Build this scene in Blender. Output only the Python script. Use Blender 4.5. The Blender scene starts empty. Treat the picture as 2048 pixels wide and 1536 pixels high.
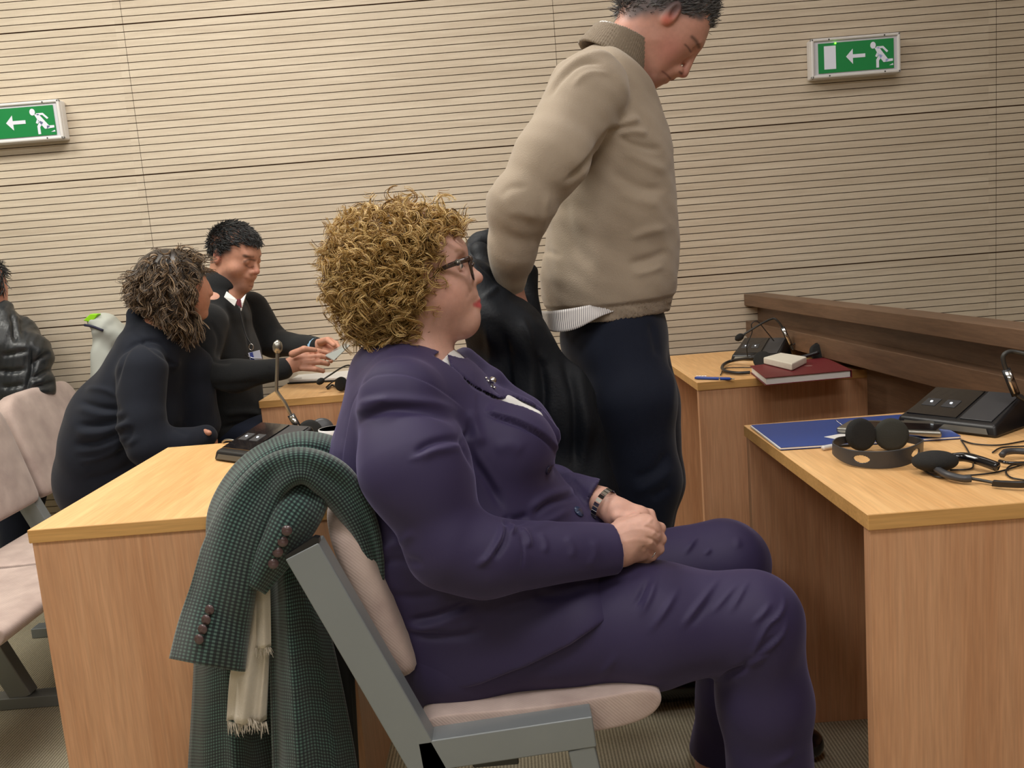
import bpy, bmesh, math, random
import numpy as np
from math import radians, sin, cos, pi, sqrt, atan2
from mathutils import Vector, Matrix

SC = bpy.context.scene
COL = SC.collection
random.seed(7); np.random.seed(7)

# ------------------------------------------------------------------ camera
F_PX = 1790.0; CAM_H = 1.20; PITCH = radians(8.5); ROLL = radians(4.55)
_f = np.array([0, cos(PITCH), -sin(PITCH)]); _r0 = np.array([1., 0, 0]); _u0 = np.array([0, sin(PITCH), cos(PITCH)])
_R = cos(ROLL)*_r0 - sin(ROLL)*_u0; _U = sin(ROLL)*_r0 + cos(ROLL)*_u0
_C = np.array([0, 0, CAM_H])
cam_d = bpy.data.cameras.new('camera'); cam = bpy.data.objects.new('camera', cam_d); COL.objects.link(cam)
cam_d.sensor_width = 36.0; cam_d.lens = F_PX/2048*36.0; cam_d.clip_start = .05
m = Matrix.Identity(4)
for i in range(3):
    m[i][0] = _R[i]; m[i][1] = _U[i]; m[i][2] = -_f[i]; m[i][3] = _C[i]
cam.matrix_world = m
SC.camera = cam

def _ray(u, v): return _f + (u-1024)/F_PX*_R - (v-768)/F_PX*_U
def P(u, v, y):            # point of the room seen at pixel (u,v) standing at depth y
    d = _ray(u, v); return _C + d*(y/d[1])
def Z(u, v, z):            # point seen at pixel (u,v) lying at height z
    d = _ray(u, v); return _C + d*((z-CAM_H)/d[2])
def XX(u, v, x):
    d = _ray(u, v); return _C + d*(x/d[0])
def proj(p):
    q = np.asarray(p)-_C; w = q@_f
    return 1024+(q@_R)/w*F_PX, 768-(q@_U)/w*F_PX

# ------------------------------------------------------------------ world, view
w = bpy.data.worlds.new('world'); SC.world = w; w.use_nodes = True
w.node_tree.nodes['Background'].inputs[0].default_value = (.9, .93, 1, 1)
w.node_tree.nodes['Background'].inputs[1].default_value = .25
SC.view_settings.view_transform = 'Standard'; SC.view_settings.look = 'None'
SC.view_settings.gamma = 1; SC.view_settings.use_curve_mapping = False
SC.view_settings.exposure = -0.42

# ------------------------------------------------------------------ ceiling lamps (area lights set in the ceiling panels)
CEIL = 2.95
LAMPS = [(-2.4, 2.4, 42, (1, .97, .88)), (-.8, 2.4, 40, (1, .97, .91)), (1.1, 2.4, 6, (1, .93, .95)),
         (-1.6, .4, 30, (1, .97, .94)), (.3, .4, 30, (1, .96, .96)), (2.2, .6, 4, (.97, .9, 1)),
         (-1.2, -1.6, 16, (1, .97, .95)), (1.0, -1.6, 12, (1, .97, .97))]
for lx, ly, pw, lc in LAMPS:
    ld = bpy.data.lights.new('ceiling_lamp_light', 'AREA'); ld.shape = 'RECTANGLE'; ld.size = 1.1; ld.size_y = .55
    ld.energy = pw; ld.color = lc
    lo = bpy.data.objects.new('ceiling_lamp_light', ld); COL.objects.link(lo); lo.location = (lx, ly, CEIL-.045)

# ------------------------------------------------------------------ materials
def lin(r, g, b):
    f = lambda c: (c/255/12.92) if c/255 <= .04045 else ((c/255+.055)/1.055)**2.4
    return (f(r), f(g), f(b), 1)
def newmat(name):
    mt = bpy.data.materials.new(name); mt.use_nodes = True
    nt = mt.node_tree; b = nt.nodes['Principled BSDF']
    return mt, nt, b
def N(nt, t, **kw):
    n = nt.nodes.new(t)
    for k, v in kw.items():
        if hasattr(n, k) and k not in n.inputs: setattr(n, k, v)
        else: n.inputs[k].default_value = v
    return n
def mat(name, c, rough=.6, metal=0, noise=0, nscale=20, bump=0, bscale=300, spec=.5, sheen=0, alpha=1, trans=0, coat=0, sub=0, emit=None, estr=0):
    mt, nt, b = newmat(name)
    b.inputs['Base Color'].default_value = c; b.inputs['Roughness'].default_value = rough
    b.inputs['Metallic'].default_value = metal; b.inputs['Specular IOR Level'].default_value = spec
    if sheen: b.inputs['Sheen Weight'].default_value = sheen; b.inputs['Sheen Roughness'].default_value = .4
    if trans: b.inputs['Transmission Weight'].default_value = trans
    if alpha < 1: b.inputs['Alpha'].default_value = alpha
    if coat: b.inputs['Coat Weight'].default_value = coat
    if sub: b.inputs['Subsurface Weight'].default_value = sub; b.inputs['Subsurface Radius'].default_value = (.012, .005, .003); b.inputs['Subsurface Scale'].default_value = 1
    if emit: b.inputs['Emission Color'].default_value = emit; b.inputs['Emission Strength'].default_value = estr
    tc = N(nt, 'ShaderNodeTexCoord')
    if noise:
        n = N(nt, 'ShaderNodeTexNoise', Scale=nscale, Detail=4.0)
        nt.links.new(tc.outputs['Object'], n.inputs['Vector'])
        mx = N(nt, 'ShaderNodeMix', data_type='RGBA')
        lo_ = tuple(x*(1-noise) for x in c[:3])+(1,); hi = tuple(min(1, x*(1+noise)) for x in c[:3])+(1,)
        mx.inputs[6].default_value = lo_; mx.inputs[7].default_value = hi
        nt.links.new(n.outputs['Fac'], mx.inputs[0]); nt.links.new(mx.outputs[2], b.inputs['Base Color'])
    if bump:
        n2 = N(nt, 'ShaderNodeTexNoise', Scale=bscale, Detail=3.0)
        nt.links.new(tc.outputs['Object'], n2.inputs['Vector'])
        bp = N(nt, 'ShaderNodeBump', Strength=bump, Distance=.002)
        nt.links.new(n2.outputs['Fac'], bp.inputs['Height']); nt.links.new(bp.outputs['Normal'], b.inputs['Normal'])
    return mt
def wood(name, c1, c2, grain='Z', rough=.45, fine=60, broad=7, c3=None):
    mt, nt, b = newmat(name); b.inputs['Roughness'].default_value = rough
    tc = N(nt, 'ShaderNodeTexCoord'); mp = N(nt, 'ShaderNodeMapping')
    s = {'X': (.045, 1, 1), 'Y': (1, .045, 1), 'Z': (1, 1, .045)}[grain]
    mp.inputs['Scale'].default_value = s
    nt.links.new(tc.outputs['Object'], mp.inputs['Vector'])
    n1 = N(nt, 'ShaderNodeTexNoise', Scale=fine, Detail=6.0, Roughness=.65); n1.inputs['Distortion'].default_value = .6
    n2 = N(nt, 'ShaderNodeTexNoise', Scale=broad, Detail=3.0, Roughness=.5); n2.inputs['Distortion'].default_value = 1.2
    for n in (n1, n2): nt.links.new(mp.outputs[0], n.inputs['Vector'])
    wv = N(nt, 'ShaderNodeTexNoise', Scale=fine*4, Detail=2.0); nt.links.new(mp.outputs[0], wv.inputs['Vector'])
    a = N(nt, 'ShaderNodeMath', operation='MULTIPLY_ADD'); a.inputs[1].default_value = .55
    nt.links.new(n1.outputs['Fac'], a.inputs[0])
    a2 = N(nt, 'ShaderNodeMath', operation='MULTIPLY'); a2.inputs[1].default_value = .45
    nt.links.new(n2.outputs['Fac'], a2.inputs[0]); nt.links.new(a2.outputs[0], a.inputs[2])
    cr = N(nt, 'ShaderNodeValToRGB'); cr.color_ramp.elements[0].position = .36; cr.color_ramp.elements[1].position = .64
    cr.color_ramp.elements[0].color = c1; cr.color_ramp.elements[1].color = c2
    nt.links.new(a.outputs[0], cr.inputs[0])
    mx = N(nt, 'ShaderNodeMix', data_type='RGBA', blend_type='MULTIPLY'); mx.inputs[0].default_value = .35
    nt.links.new(cr.outputs[0], mx.inputs[6]); nt.links.new(wv.outputs['Fac'], mx.inputs[7])
    br = N(nt, 'ShaderNodeMix', data_type='RGBA', blend_type='MULTIPLY'); br.inputs[0].default_value = 1; br.inputs[7].default_value = (1.2, 1.2, 1.2, 1)
    nt.links.new(mx.outputs[2], br.inputs[6]); nt.links.new(br.outputs[2], b.inputs['Base Color'])
    return mt

M = {}
M['desk_top'] = wood('beech_top', lin(224, 172, 112), lin(244, 198, 138), 'Y', .42, 55, 5)
M['desk_side'] = wood('beech_side', lin(202, 148, 108), lin(222, 172, 132), 'Z', .5, 60, 6)
M['desk_inner'] = wood('beech_inner', lin(168, 108, 62), lin(188, 126, 76), 'Z', .5, 60, 6)
M['desk_edge'] = wood('beech_edge', lin(200, 150, 86), lin(220, 170, 104), 'X', .5, 60, 6)
M['rail_wood'] = wood('dark_oak', lin(96, 72, 54), lin(126, 98, 76), 'Y', .45, 70, 6)
M['grey_metal'] = mat('grey_paint', lin(140, 146, 148), .38, .25, noise=.06, nscale=9)
M['dark_metal'] = mat('dark_bar', lin(70, 70, 68), .45, .5)
M['chrome'] = mat('chrome', lin(210, 210, 210), .15, 1)
M['steel'] = mat('steel', lin(160, 158, 150), .3, .9)
M['black'] = mat('black_plastic', lin(30, 30, 32), .35)
M['black_matte'] = mat('black_foam', lin(34, 34, 33), .95, noise=.2, nscale=300, bump=.5, bscale=900)
M['glossblack'] = mat('gloss_black', lin(20, 20, 24), .12, coat=.5)
M['greyplastic'] = mat('dark_grey_plastic', lin(62, 63, 66), .4)
M['white'] = mat('white', lin(235, 235, 232), .5)
M['paper'] = mat('paper', lin(238, 236, 232), .8)
M['white_plastic'] = mat('white_plastic', lin(226, 224, 222), .35)
M['wall_paint'] = mat('wall_paint', lin(196, 186, 168), .8)
M['ceil'] = mat('ceiling_paint', lin(225, 222, 214), .9)

# chair fabric: pale mauve cord
def fabric_cord():
    mt, nt, b = newmat('cord_fabric'); b.inputs['Roughness'].default_value = .95; b.inputs['Sheen Weight'].default_value = .35
    tc = N(nt, 'ShaderNodeTexCoord')
    n = N(nt, 'ShaderNodeTexNoise', Scale=14.0, Detail=5.0); nt.links.new(tc.outputs['Object'], n.inputs['Vector'])
    cr = N(nt, 'ShaderNodeValToRGB'); cr.color_ramp.elements[0].position = .3; cr.color_ramp.elements[1].position = .7
    cr.color_ramp.elements[0].color = lin(176, 154, 146); cr.color_ramp.elements[1].color = lin(205, 184, 174)
    nt.links.new(n.outputs['Fac'], cr.inputs[0]); nt.links.new(cr.outputs[0], b.inputs['Base Color'])
    wv = N(nt, 'ShaderNodeTexWave', Scale=95.0, Distortion=.3); wv.bands_direction = 'DIAGONAL'
    nt.links.new(tc.outputs['Object'], wv.inputs['Vector'])
    bp = N(nt, 'ShaderNodeBump', Strength=.25, Distance=.001); nt.links.new(wv.outputs['Fac'], bp.inputs['Height'])
    nt.links.new(bp.outputs['Normal'], b.inputs['Normal'])
    return mt
M['cord'] = fabric_cord()
M['piping'] = mat('cushion_piping', lin(120, 98, 100), .9)

def carpet():
    mt, nt, b = newmat('ribbed_carpet'); b.inputs['Roughness'].default_value = 1
    tc = N(nt, 'ShaderNodeTexCoord')
    wv = N(nt, 'ShaderNodeTexWave', Scale=38.0, Distortion=1.2); wv.bands_direction = 'X'; wv.inputs['Detail Scale'].default_value = 6
    nt.links.new(tc.outputs['Object'], wv.inputs['Vector'])
    n = N(nt, 'ShaderNodeTexNoise', Scale=180.0, Detail=4.0); nt.links.new(tc.outputs['Object'], n.inputs['Vector'])
    mx = N(nt, 'ShaderNodeMix', data_type='RGBA'); mx.inputs[0].default_value = .4
    nt.links.new(wv.outputs['Fac'], mx.inputs[6]); nt.links.new(n.outputs['Fac'], mx.inputs[7])
    cr = N(nt, 'ShaderNodeValToRGB'); cr.color_ramp.elements[0].position = .2; cr.color_ramp.elements[1].position = .8
    cr.color_ramp.elements[0].color = lin(140, 132, 112); cr.color_ramp.elements[1].color = lin(196, 188, 162)
    nt.links.new(mx.outputs[2], cr.inputs[0]); nt.links.new(cr.outputs[0], b.inputs['Base Color'])
    bp = N(nt, 'ShaderNodeBump', Strength=.6, Distance=.004); nt.links.new(mx.outputs[2], bp.inputs['Height'])
    nt.links.new(bp.outputs['Normal'], b.inputs['Normal'])
    return mt
M['carpet'] = carpet()

# ------------------------------------------------------------------ mesh helpers
class MB:
    def __init__(s): s.v = []; s.f = []; s.uv = None; s.mi = []
    def add(s, vs, fs, mi=0):
        o = len(s.v); s.v += [tuple(map(float, p)) for p in vs]; s.f += [tuple(i+o for i in f) for f in fs]; s.mi += [mi]*len(fs); return s
    def box(s, x0, x1, y0, y1, z0, z1, mi=0):
        vs = [(x, y, z) for x in (x0, x1) for y in (y0, y1) for z in (z0, z1)]
        return s.add(vs, [(0, 1, 3, 2), (4, 6, 7, 5), (0, 4, 5, 1), (2, 3, 7, 6), (0, 2, 6, 4), (1, 5, 7, 3)], mi)
    def prism(s, poly, d, mi=0):
        # poly: list of 3D points (planar outline), extruded by vector d
        n = len(poly); d = np.array(d, float); poly = [np.array(p, float) for p in poly]
        vs = poly+[p+d for p in poly]
        fs = [tuple(range(n-1, -1, -1)), tuple(range(n, 2*n))]+[(i, (i+1) % n, n+(i+1) % n, n+i) for i in range(n)]
        return s.add(vs, fs, mi)
    def tube(s, pts, r, seg=10, mi=0, flat=1.0, up=None, cap=True):
        pts = [np.array(p, float) for p in pts]; n = len(pts)
        rs = r if hasattr(r, '__len__') else [r]*n
        T = []
        for i in range(n):
            t = pts[min(i+1, n-1)]-pts[max(i-1, 0)]; T.append(t/(np.linalg.norm(t)+1e-12))
        ref = np.array(up, float) if up is not None else (np.array([0, 0, 1.]) if abs(T[0][2]) < .9 else np.array([0, 1., 0]))
        a = np.cross(T[0], ref); a /= np.linalg.norm(a); vs = []; o = []
        for i in range(n):
            a = a-T[i]*(a@T[i]); a /= np.linalg.norm(a)+1e-12; b = np.cross(T[i], a)
            for k in range(seg):
                th = 2*pi*k/seg; vs.append(pts[i]+a*cos(th)*rs[i]+b*sin(th)*rs[i]*flat)
        fs = [(i*seg+k, i*seg+(k+1) % seg, (i+1)*seg+(k+1) % seg, (i+1)*seg+k) for i in range(n-1) for k in range(seg)]
        if cap: fs += [tuple(range(seg-1, -1, -1)), tuple((n-1)*seg+k for k in range(seg))]
        return s.add(vs, fs, mi)
    def ball(s, c, r, sc=(1, 1, 1), nu=16, nv=10, mi=0):
        c = np.array(c, float); vs = []; fs = []
        for j in range(nv+1):
            ph = pi*j/nv
            for k in range(nu):
                th = 2*pi*k/nu; vs.append(c+r*np.array([sin(ph)*cos(th)*sc[0], sin(ph)*sin(th)*sc[1], cos(ph)*sc[2]]))
        for j in range(nv):
            for k in range(nu): fs.append((j*nu+k, (j+1)*nu+k, (j+1)*nu+(k+1) % nu, j*nu+(k+1) % nu))
        return s.add(vs, fs, mi)
    def lathe(s, c, ax, prof, seg=20, mi=0):
        # prof: (distance along ax, radius)
        ax = np.array(ax, float); ax /= np.linalg.norm(ax)
        return s.tube([np.array(c, float)+ax*t for t, _ in prof], [max(r, 1e-4) for _, r in prof], seg, mi)
def crv(pts, n=8):
    # Catmull-Rom through pts
    p = [np.array(q, float) for q in pts]; p = [2*p[0]-p[1]]+p+[2*p[-1]-p[-2]]; out = []
    for i in range(1, len(p)-2):
        for k in range(n):
            t = k/n; a, b, c, d = p[i-1], p[i], p[i+1], p[i+2]
            out.append(.5*((2*b)+(c-a)*t+(2*a-5*b+4*c-d)*t*t+(3*b-a-3*c+d)*t**3))
    out.append(p[-2]); return out
def tagp(o, label=None, cat=None, group=None, kind=None):
    if label: o['label'] = label
    if cat: o['category'] = cat
    if group: o['group'] = group
    if kind: o['kind'] = kind
    return o
def thing(name, loc, label, cat, group=None):
    o = bpy.data.objects.new(name, None); COL.objects.link(o); o.location = tuple(map(float, loc)); o.empty_display_size = .05
    return tagp(o, label, cat, group)
def wloc(o):
    l = np.array(o.location)
    while o.parent: o = o.parent; l = l+np.array(o.location)
    return l
def obj(name, mb, mats, parent=None, smooth=False, bevel=0, sub=0, label=None, solid=0, bseg=2, origin=None, center=False):
    me = bpy.data.meshes.new(name)
    V = np.array(mb.v, float)
    if parent is not None: off = wloc(parent)
    elif origin is not None: off = np.array(origin, float)
    elif center: off = np.array([(V[:, 0].min()+V[:, 0].max())/2, (V[:, 1].min()+V[:, 1].max())/2, V[:, 2].min()])
    else: off = np.zeros(3)
    me.from_pydata([tuple(p) for p in V-off], [], mb.f); me.validate()
    o = bpy.data.objects.new(name, me); COL.objects.link(o); 
    if parent is not None: o.parent = parent
    else: o.location = tuple(off)
    for mt in (mats if isinstance(mats, (list, tuple)) else [mats]): me.materials.append(mt)
    if isinstance(mats, (list, tuple)) and len(mb.mi) == len(me.polygons): me.polygons.foreach_set('material_index', mb.mi)
    if mb.uv is not None:
        uvl = me.uv_layers.new(name='UVMap'); idx = np.zeros(len(me.loops), int); me.loops.foreach_get('vertex_index', idx)
        uvl.data.foreach_set('uv', np.array(mb.uv)[idx].ravel())
    if smooth: me.polygons.foreach_set('use_smooth', [True]*len(me.polygons))
    if solid:
        md = o.modifiers.new('s', 'SOLIDIFY'); md.thickness = solid; md.offset = 0
    if bevel:
        md = o.modifiers.new('b', 'BEVEL'); md.width = bevel; md.segments = bseg; md.limit_method = 'ANGLE'; md.angle_limit = radians(35)
        me.polygons.foreach_set('use_smooth', [True]*len(me.polygons))
        md = o.modifiers.new('w', 'WEIGHTED_NORMAL')
    if sub:
        md = o.modifiers.new('ss', 'SUBSURF'); md.levels = sub; md.render_levels = sub
        me.polygons.foreach_set('use_smooth', [True]*len(me.polygons))
    me.update()
    if label: o['label'] = label
    return o
def copy_tree(o, parent=None):
    c = o.copy(); COL.objects.link(c); c.parent = parent
    for ch in list(o.children): copy_tree(ch, c)
    return c
def rbox(x0, x1, y0, y1, z0, z1): return MB().box(x0, x1, y0, y1, z0, z1)
# ------------------------------------------------------------------ the room
WY = 3.62; PITCHZ = .02835; ZA = 1.604
SEAMS = [-5.5, -4.7, -3.04, -1.38, .272, 1.985, 3.7]
def slat_wall():
    mb = MB()
    z0 = ZA-PITCHZ*56; zs = []
    prof = []
    for k in range(0, 104):
        zb = z0+k*PITCHZ
        if zb > CEIL: break
        big = (k-56) % 20 == 0
        g = .0050 if big else .0030
        prof += [(0.0 if True else 0, zb+g/2), (0.0, zb+PITCHZ-(.0050 if (k+1-56) % 20 == 0 else .0030)/2)]
        g2 = .0050 if (k+1-56) % 20 == 0 else .0030
        prof += [(.009, zb+PITCHZ-g2/2), (.009, zb+PITCHZ+g2/2)]
    for a, b in zip(SEAMS[:-1], SEAMS[1:]):
        a += .0008; b -= .0008
        n = len(prof); vs = [(a, WY+y, z) for y, z in prof]+[(b, WY+y, z) for y, z in prof]
        mb.add(vs, [(i, n+i, n+i+1, i+1) for i in range(n-1)])
    mb.box(SEAMS[0], SEAMS[-1], WY+.011, WY+.12, 0, CEIL)
    mt, nt, b = newmat('pale_oak_slats'); b.inputs['Roughness'].default_value = .62
    tc = N(nt, 'ShaderNodeTexCoord'); sp = N(nt, 'ShaderNodeSeparateXYZ'); nt.links.new(tc.outputs['Object'], sp.inputs[0])
    def math(op, a, b_=None, c=None):
        n = N(nt, 'ShaderNodeMath', operation=op)
        for i, x in enumerate((a, b_, c)):
            if x is None: continue
            if isinstance(x, (int, float)): n.inputs[i].default_value = x
            else: nt.links.new(x, n.inputs[i])
        return n.outputs[0]
    zz = math('DIVIDE', math('SUBTRACT', sp.outputs['Z'], ZA-PITCHZ*56), PITCHZ)
    row = math('FLOOR', zz)
    px = math('FLOOR', math('DIVIDE', math('SUBTRACT', sp.outputs['X'], .272), 1.683))
    wn = N(nt, 'ShaderNodeTexWhiteNoise', noise_dimensions='2D'); cb = N(nt, 'ShaderNodeCombineXYZ')
    nt.links.new(row, cb.inputs[0]); nt.links.new(px, cb.inputs[1]); nt.links.new(cb.outputs[0], wn.inputs['Vector'])
    # grain
    cb2 = N(nt, 'ShaderNodeCombineXYZ'); nt.links.new(math('MULTIPLY_ADD', wn.outputs['Value'], 0.0, math('MULTIPLY', sp.outputs['X'], 1.0)), cb2.inputs[0])
    nt.links.new(math('ADD', math('MULTIPLY', sp.outputs['Z'], 16.0), math('MULTIPLY', px, 3.7)), cb2.inputs[2])
    g1 = N(nt, 'ShaderNodeTexNoise', Scale=2.2, Detail=5.0, Roughness=.6); g1.inputs['Distortion'].default_value = .8
    g2 = N(nt, 'ShaderNodeTexNoise', Scale=14.0, Detail=4.0, Roughness=.7); g2.inputs['Distortion'].default_value = .5
    for g in (g1, g2): nt.links.new(cb2.outputs[0], g.inputs['Vector'])
    cbv = N(nt, 'ShaderNodeCombineXYZ'); nt.links.new(math('MULTIPLY', sp.outputs['X'], 60.0), cbv.inputs[0]); nt.links.new(math('MULTIPLY', sp.outputs['Z'], 20.0), cbv.inputs[2])
    g3 = N(nt, 'ShaderNodeTexNoise', Scale=3.0, Detail=2.0); nt.links.new(cbv.outputs[0], g3.inputs['Vector'])
    s = math('ADD', math('MULTIPLY', g1.outputs['Fac'], .75), math('MULTIPLY', g2.outputs['Fac'], .35))
    s = math('ADD', s, math('MULTIPLY', wn.outputs['Value'], .10)); s = math('ADD', s, math('MULTIPLY', g3.outputs['Fac'], .07))
    cr = N(nt, 'ShaderNodeValToRGB'); e = cr.color_ramp.elements
    e[0].position = .40; e[0].color = lin(192, 176, 154); e[1].position = .88; e[1].color = lin(222, 209, 188)
    nt.links.new(s, cr.inputs[0])
    # groove bottoms get a darker brown than the slat faces
    sy = math('GREATER_THAN', sp.outputs['Y'], WY+.003)
    mx = N(nt, 'ShaderNodeMix', data_type='RGBA'); nt.links.new(sy, mx.inputs[0]); nt.links.new(cr.outputs[0], mx.inputs[6]); mx.inputs[7].default_value = lin(104, 72, 50)
    nt.links.new(mx.outputs[2], b.inputs['Base Color'])
    tagp(obj('wall_back', mb, mt), kind='structure')
slat_wall()
tagp(obj('floor', rbox(-5.5, 3.7, -3.2, WY+.12, -.05, 0), M['carpet']), kind='structure')
tagp(obj('ceiling', rbox(-5.5, 3.7, -3.2, WY+.12, CEIL, CEIL+.08), M['ceil']), kind='structure')
tagp(obj('wall_left', rbox(-5.6, -5.5, -3.2, WY+.12, 0, CEIL), M['wall_paint']), kind='structure')
tagp(obj('wall_right', rbox(3.7, 3.8, -3.2, WY+.12, 0, CEIL), M['wall_paint']), kind='structure')
tagp(obj('wall_front', rbox(-5.5, 3.7, -3.3, -3.2, 0, CEIL), M['wall_paint']), kind='structure')
M['lamp_glow'] = mat('lamp_diffuser', lin(250, 248, 240), .5, emit=(1, .95, .86, 1), estr=2.0)
for i, (lx, ly, pw, lc) in enumerate(LAMPS):
    t = thing('ceiling_lamp', (lx, ly, CEIL-.04), 'white recessed ceiling lamp above the '+['back left corner', 'far left desk', 'brown barrier', 'left row of seats', 'seated woman in purple', 'right wall side', 'left rear of the room', 'right rear of the room'][i], 'ceiling lamp', 'recessed ceiling lamps')
    obj('lamp_frame', MB().box(lx-.6, lx+.6, ly-.32, ly-.28, CEIL-.04, CEIL).box(lx-.6, lx+.6, ly+.28, ly+.32, CEIL-.04, CEIL).box(lx-.6, lx-.56, ly-.28, ly+.28, CEIL-.04, CEIL).box(lx+.56, lx+.6, ly-.28, ly+.28, CEIL-.04, CEIL), M['white_plastic'], t)
    obj('lamp_diffuser', rbox(lx-.56, lx+.56, ly-.28, ly+.28, CEIL-.03, CEIL-.02), M['lamp_glow'], t)

# ------------------------------------------------------------------ desks
def desk(name, x0, x1, y0, y1, label, cable=False):
    t = thing(name, ((x0+x1)/2, (y0+y1)/2, 0), label, 'desk')
    H = .75; th = .026
    mb = MB().box(x0-.004, x1, y0-.004, y1+.004, H-th, H)
    o = obj('desktop', mb, [M['desk_top'], M['desk_edge']], t)
    for p in o.data.polygons: p.material_index = 0 if abs(p.normal.z) > .5 else 1
    o.modifiers.new('b', 'BEVEL').width = .0012
    obj('side_panel', rbox(x0, x1-.002, y0, y0+.025, 0.0, H-th), M['desk_side'], t, bevel=.001)
    obj('side_panel', rbox(x0, x1-.002, y1-.025, y1, 0.0, H-th), M['desk_side'], t, bevel=.001)
    obj('modesty_panel', rbox(x1-.03, x1-.012, y0+.025, y1-.025, .06, H-th), M['desk_side'], t)
    return t
desk('desk', -.93, -.345, 1.643, 2.355, 'beech desk at left with bare top, console at its far corner')
desk('desk', .54, 1.075, 1.345, 2.06, 'beech desk at right foreground with blue folder and headphones')
desk('desk', .575, 1.112, 2.735, 3.41, 'beech desk behind with dark red book, beside brown barrier')
desk('desk', -.88, -.34, 3.085, 3.56, 'beech desk at back left, in front of man reading paper')

# ------------------------------------------------------------------ brown barrier
t = thing('wooden_barrier', (1.12, 1.8, 0), 'dark brown wooden barrier with broad top rail running to the slatted wall', 'barrier')
def slab(xl, xr, z0, z1, y0=-.4, y1=WY-.002):
    # barrier runs slightly outward towards the camera: x shift with y
    f = lambda x, y: x+(WY-y)*.068
    vs = []
    for y in (y0, y1):
        vs += [(f(xl, y), y, z0), (f(xr, y), y, z0), (f(xr, y), y, z1), (f(xl, y), y, z1)]
    return MB().add(vs, [(0, 1, 2, 3), (7, 6, 5, 4), (0, 4, 5, 1), (1, 5, 6, 2), (2, 6, 7, 3), (3, 7, 4, 0)])
obj('top_rail', slab(.962, 1.045, .905, .95), M['rail_wood'], t, bevel=.002)
obj('recessed_panel', slab(1.015, 1.043, .83, .905), M['rail_wood'], t)
obj('lower_ledge', slab(.965, 1.15, .775, .842), M['rail_wood'], t, bevel=.002)
obj('base_panel', slab(1.098, 1.128, .0, .775, 2.72), M['rail_wood'], t)
obj('base_panel', slab(1.032, 1.06, .0, .775, -.4, 2.72), M['rail_wood'], t)

# ------------------------------------------------------------------ beam seats
def cushion(name, prof, y0, y1, parent, r=.05, rc=.012):
    """prof: closed outline in (x,z); rounded corners towards the y ends -> soft pad"""
    mb = MB(); n = len(prof); c = np.mean(prof, axis=0)
    ys = [y0, y0+rc*.3, y0+rc, y1-rc, y1-rc*.3, y1]; k = [.88, .96, 1, 1, .96, .88]
    for y, s in zip(ys, k):
        mb.v += [(float(c[0]+(p[0]-c[0])*(1 if s == 1 else 1-(1-s)*.35)), float(y), float(c[1]+(p[1]-c[1])*(1 if s == 1 else 1-(1-s)*.6))) for p in prof]
    for j in range(len(ys)-1):
        for i in range(n): mb.f.append((j*n+i, (j+1)*n+i, (j+1)*n+(i+1) % n, j*n+(i+1) % n))
    mb.f += [tuple(range(n)), tuple((len(ys)-1)*n+i for i in range(n-1, -1, -1))]; mb.mi = [0]*len(mb.f)
    return obj(name, mb, M['cord'], parent, sub=2)
def bar(pts, w, y0, y1):
    """flat bar through (x,z) points, width w"""
    mb = MB()
    for (xa, za), (xb, zb) in zip(pts[:-1], pts[1:]):
        d = np.array([xb-xa, zb-za]); d /= np.linalg.norm(d); nn = np.array([-d[1], d[0]])*w/2
        poly = [(xa+nn[0], y0, za+nn[1]), (xb+nn[0], y0, zb+nn[1]), (xb-nn[0], y0, zb-nn[1]), (xa-nn[0], y0, za-nn[1])]
        mb.prism(poly, (0, y1-y0, 0))
    return mb
def pad_back(name, y0, y1, parent, xt, zt, xb, zb, thick=.062, rr=.09):
    """upright pad with rounded top corners: a thick plate tilted in x"""
    mb = MB(); W = y1-y0
    # outline in (s along width, t along height)
    Ht = sqrt((xt-xb)**2+(zt-zb)**2); ol = []
    for (cx, cy, a0) in ((rr, Ht-rr, 180), (W-rr, Ht-rr, 90), (W-.03, .03, 0), (.03, .03, -90)):
        R_ = rr if cy > .05 else .03
        for k in range(5):
            a = radians(a0-k*90/4); ol.append((cx+R_*cos(a), cy+R_*sin(a)))
    up = np.array([xt-xb, 0, zt-zb])/Ht; nr = np.array([up[2], 0, -up[0]])    # nr towards +x (front)
    base = np.array([xb, y0, zb])
    ringd = [(-thick/2, .04), (-thick/2, 0.012), (-thick*.3, 0), (thick*.3, 0), (thick*.5, .012), (thick*.56, .05), (thick*.6, .11)]
    n = len(ol); c = np.array([W/2, Ht/2])
    for off, ins in ringd:
        for p in ol:
            q = np.array(p); dd = c-q; L = np.linalg.norm(dd); q = q+dd/L*ins
            mb.v.append(tuple(base+np.array([0, q[0], 0])+up*q[1]+nr*off))
    for j in range(len(ringd)-1):
        for i in range(n): mb.f.append((j*n+i, (j+1)*n+i, (j+1)*n+(i+1) % n, j*n+(i+1) % n))
    mb.f += [tuple(range(n)), tuple((len(ringd)-1)*n+i for i in range(n-1, -1, -1))]; mb.mi = [0]*len(mb.f)
    return obj(name, mb, M['cord'], parent, sub=1)
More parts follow.
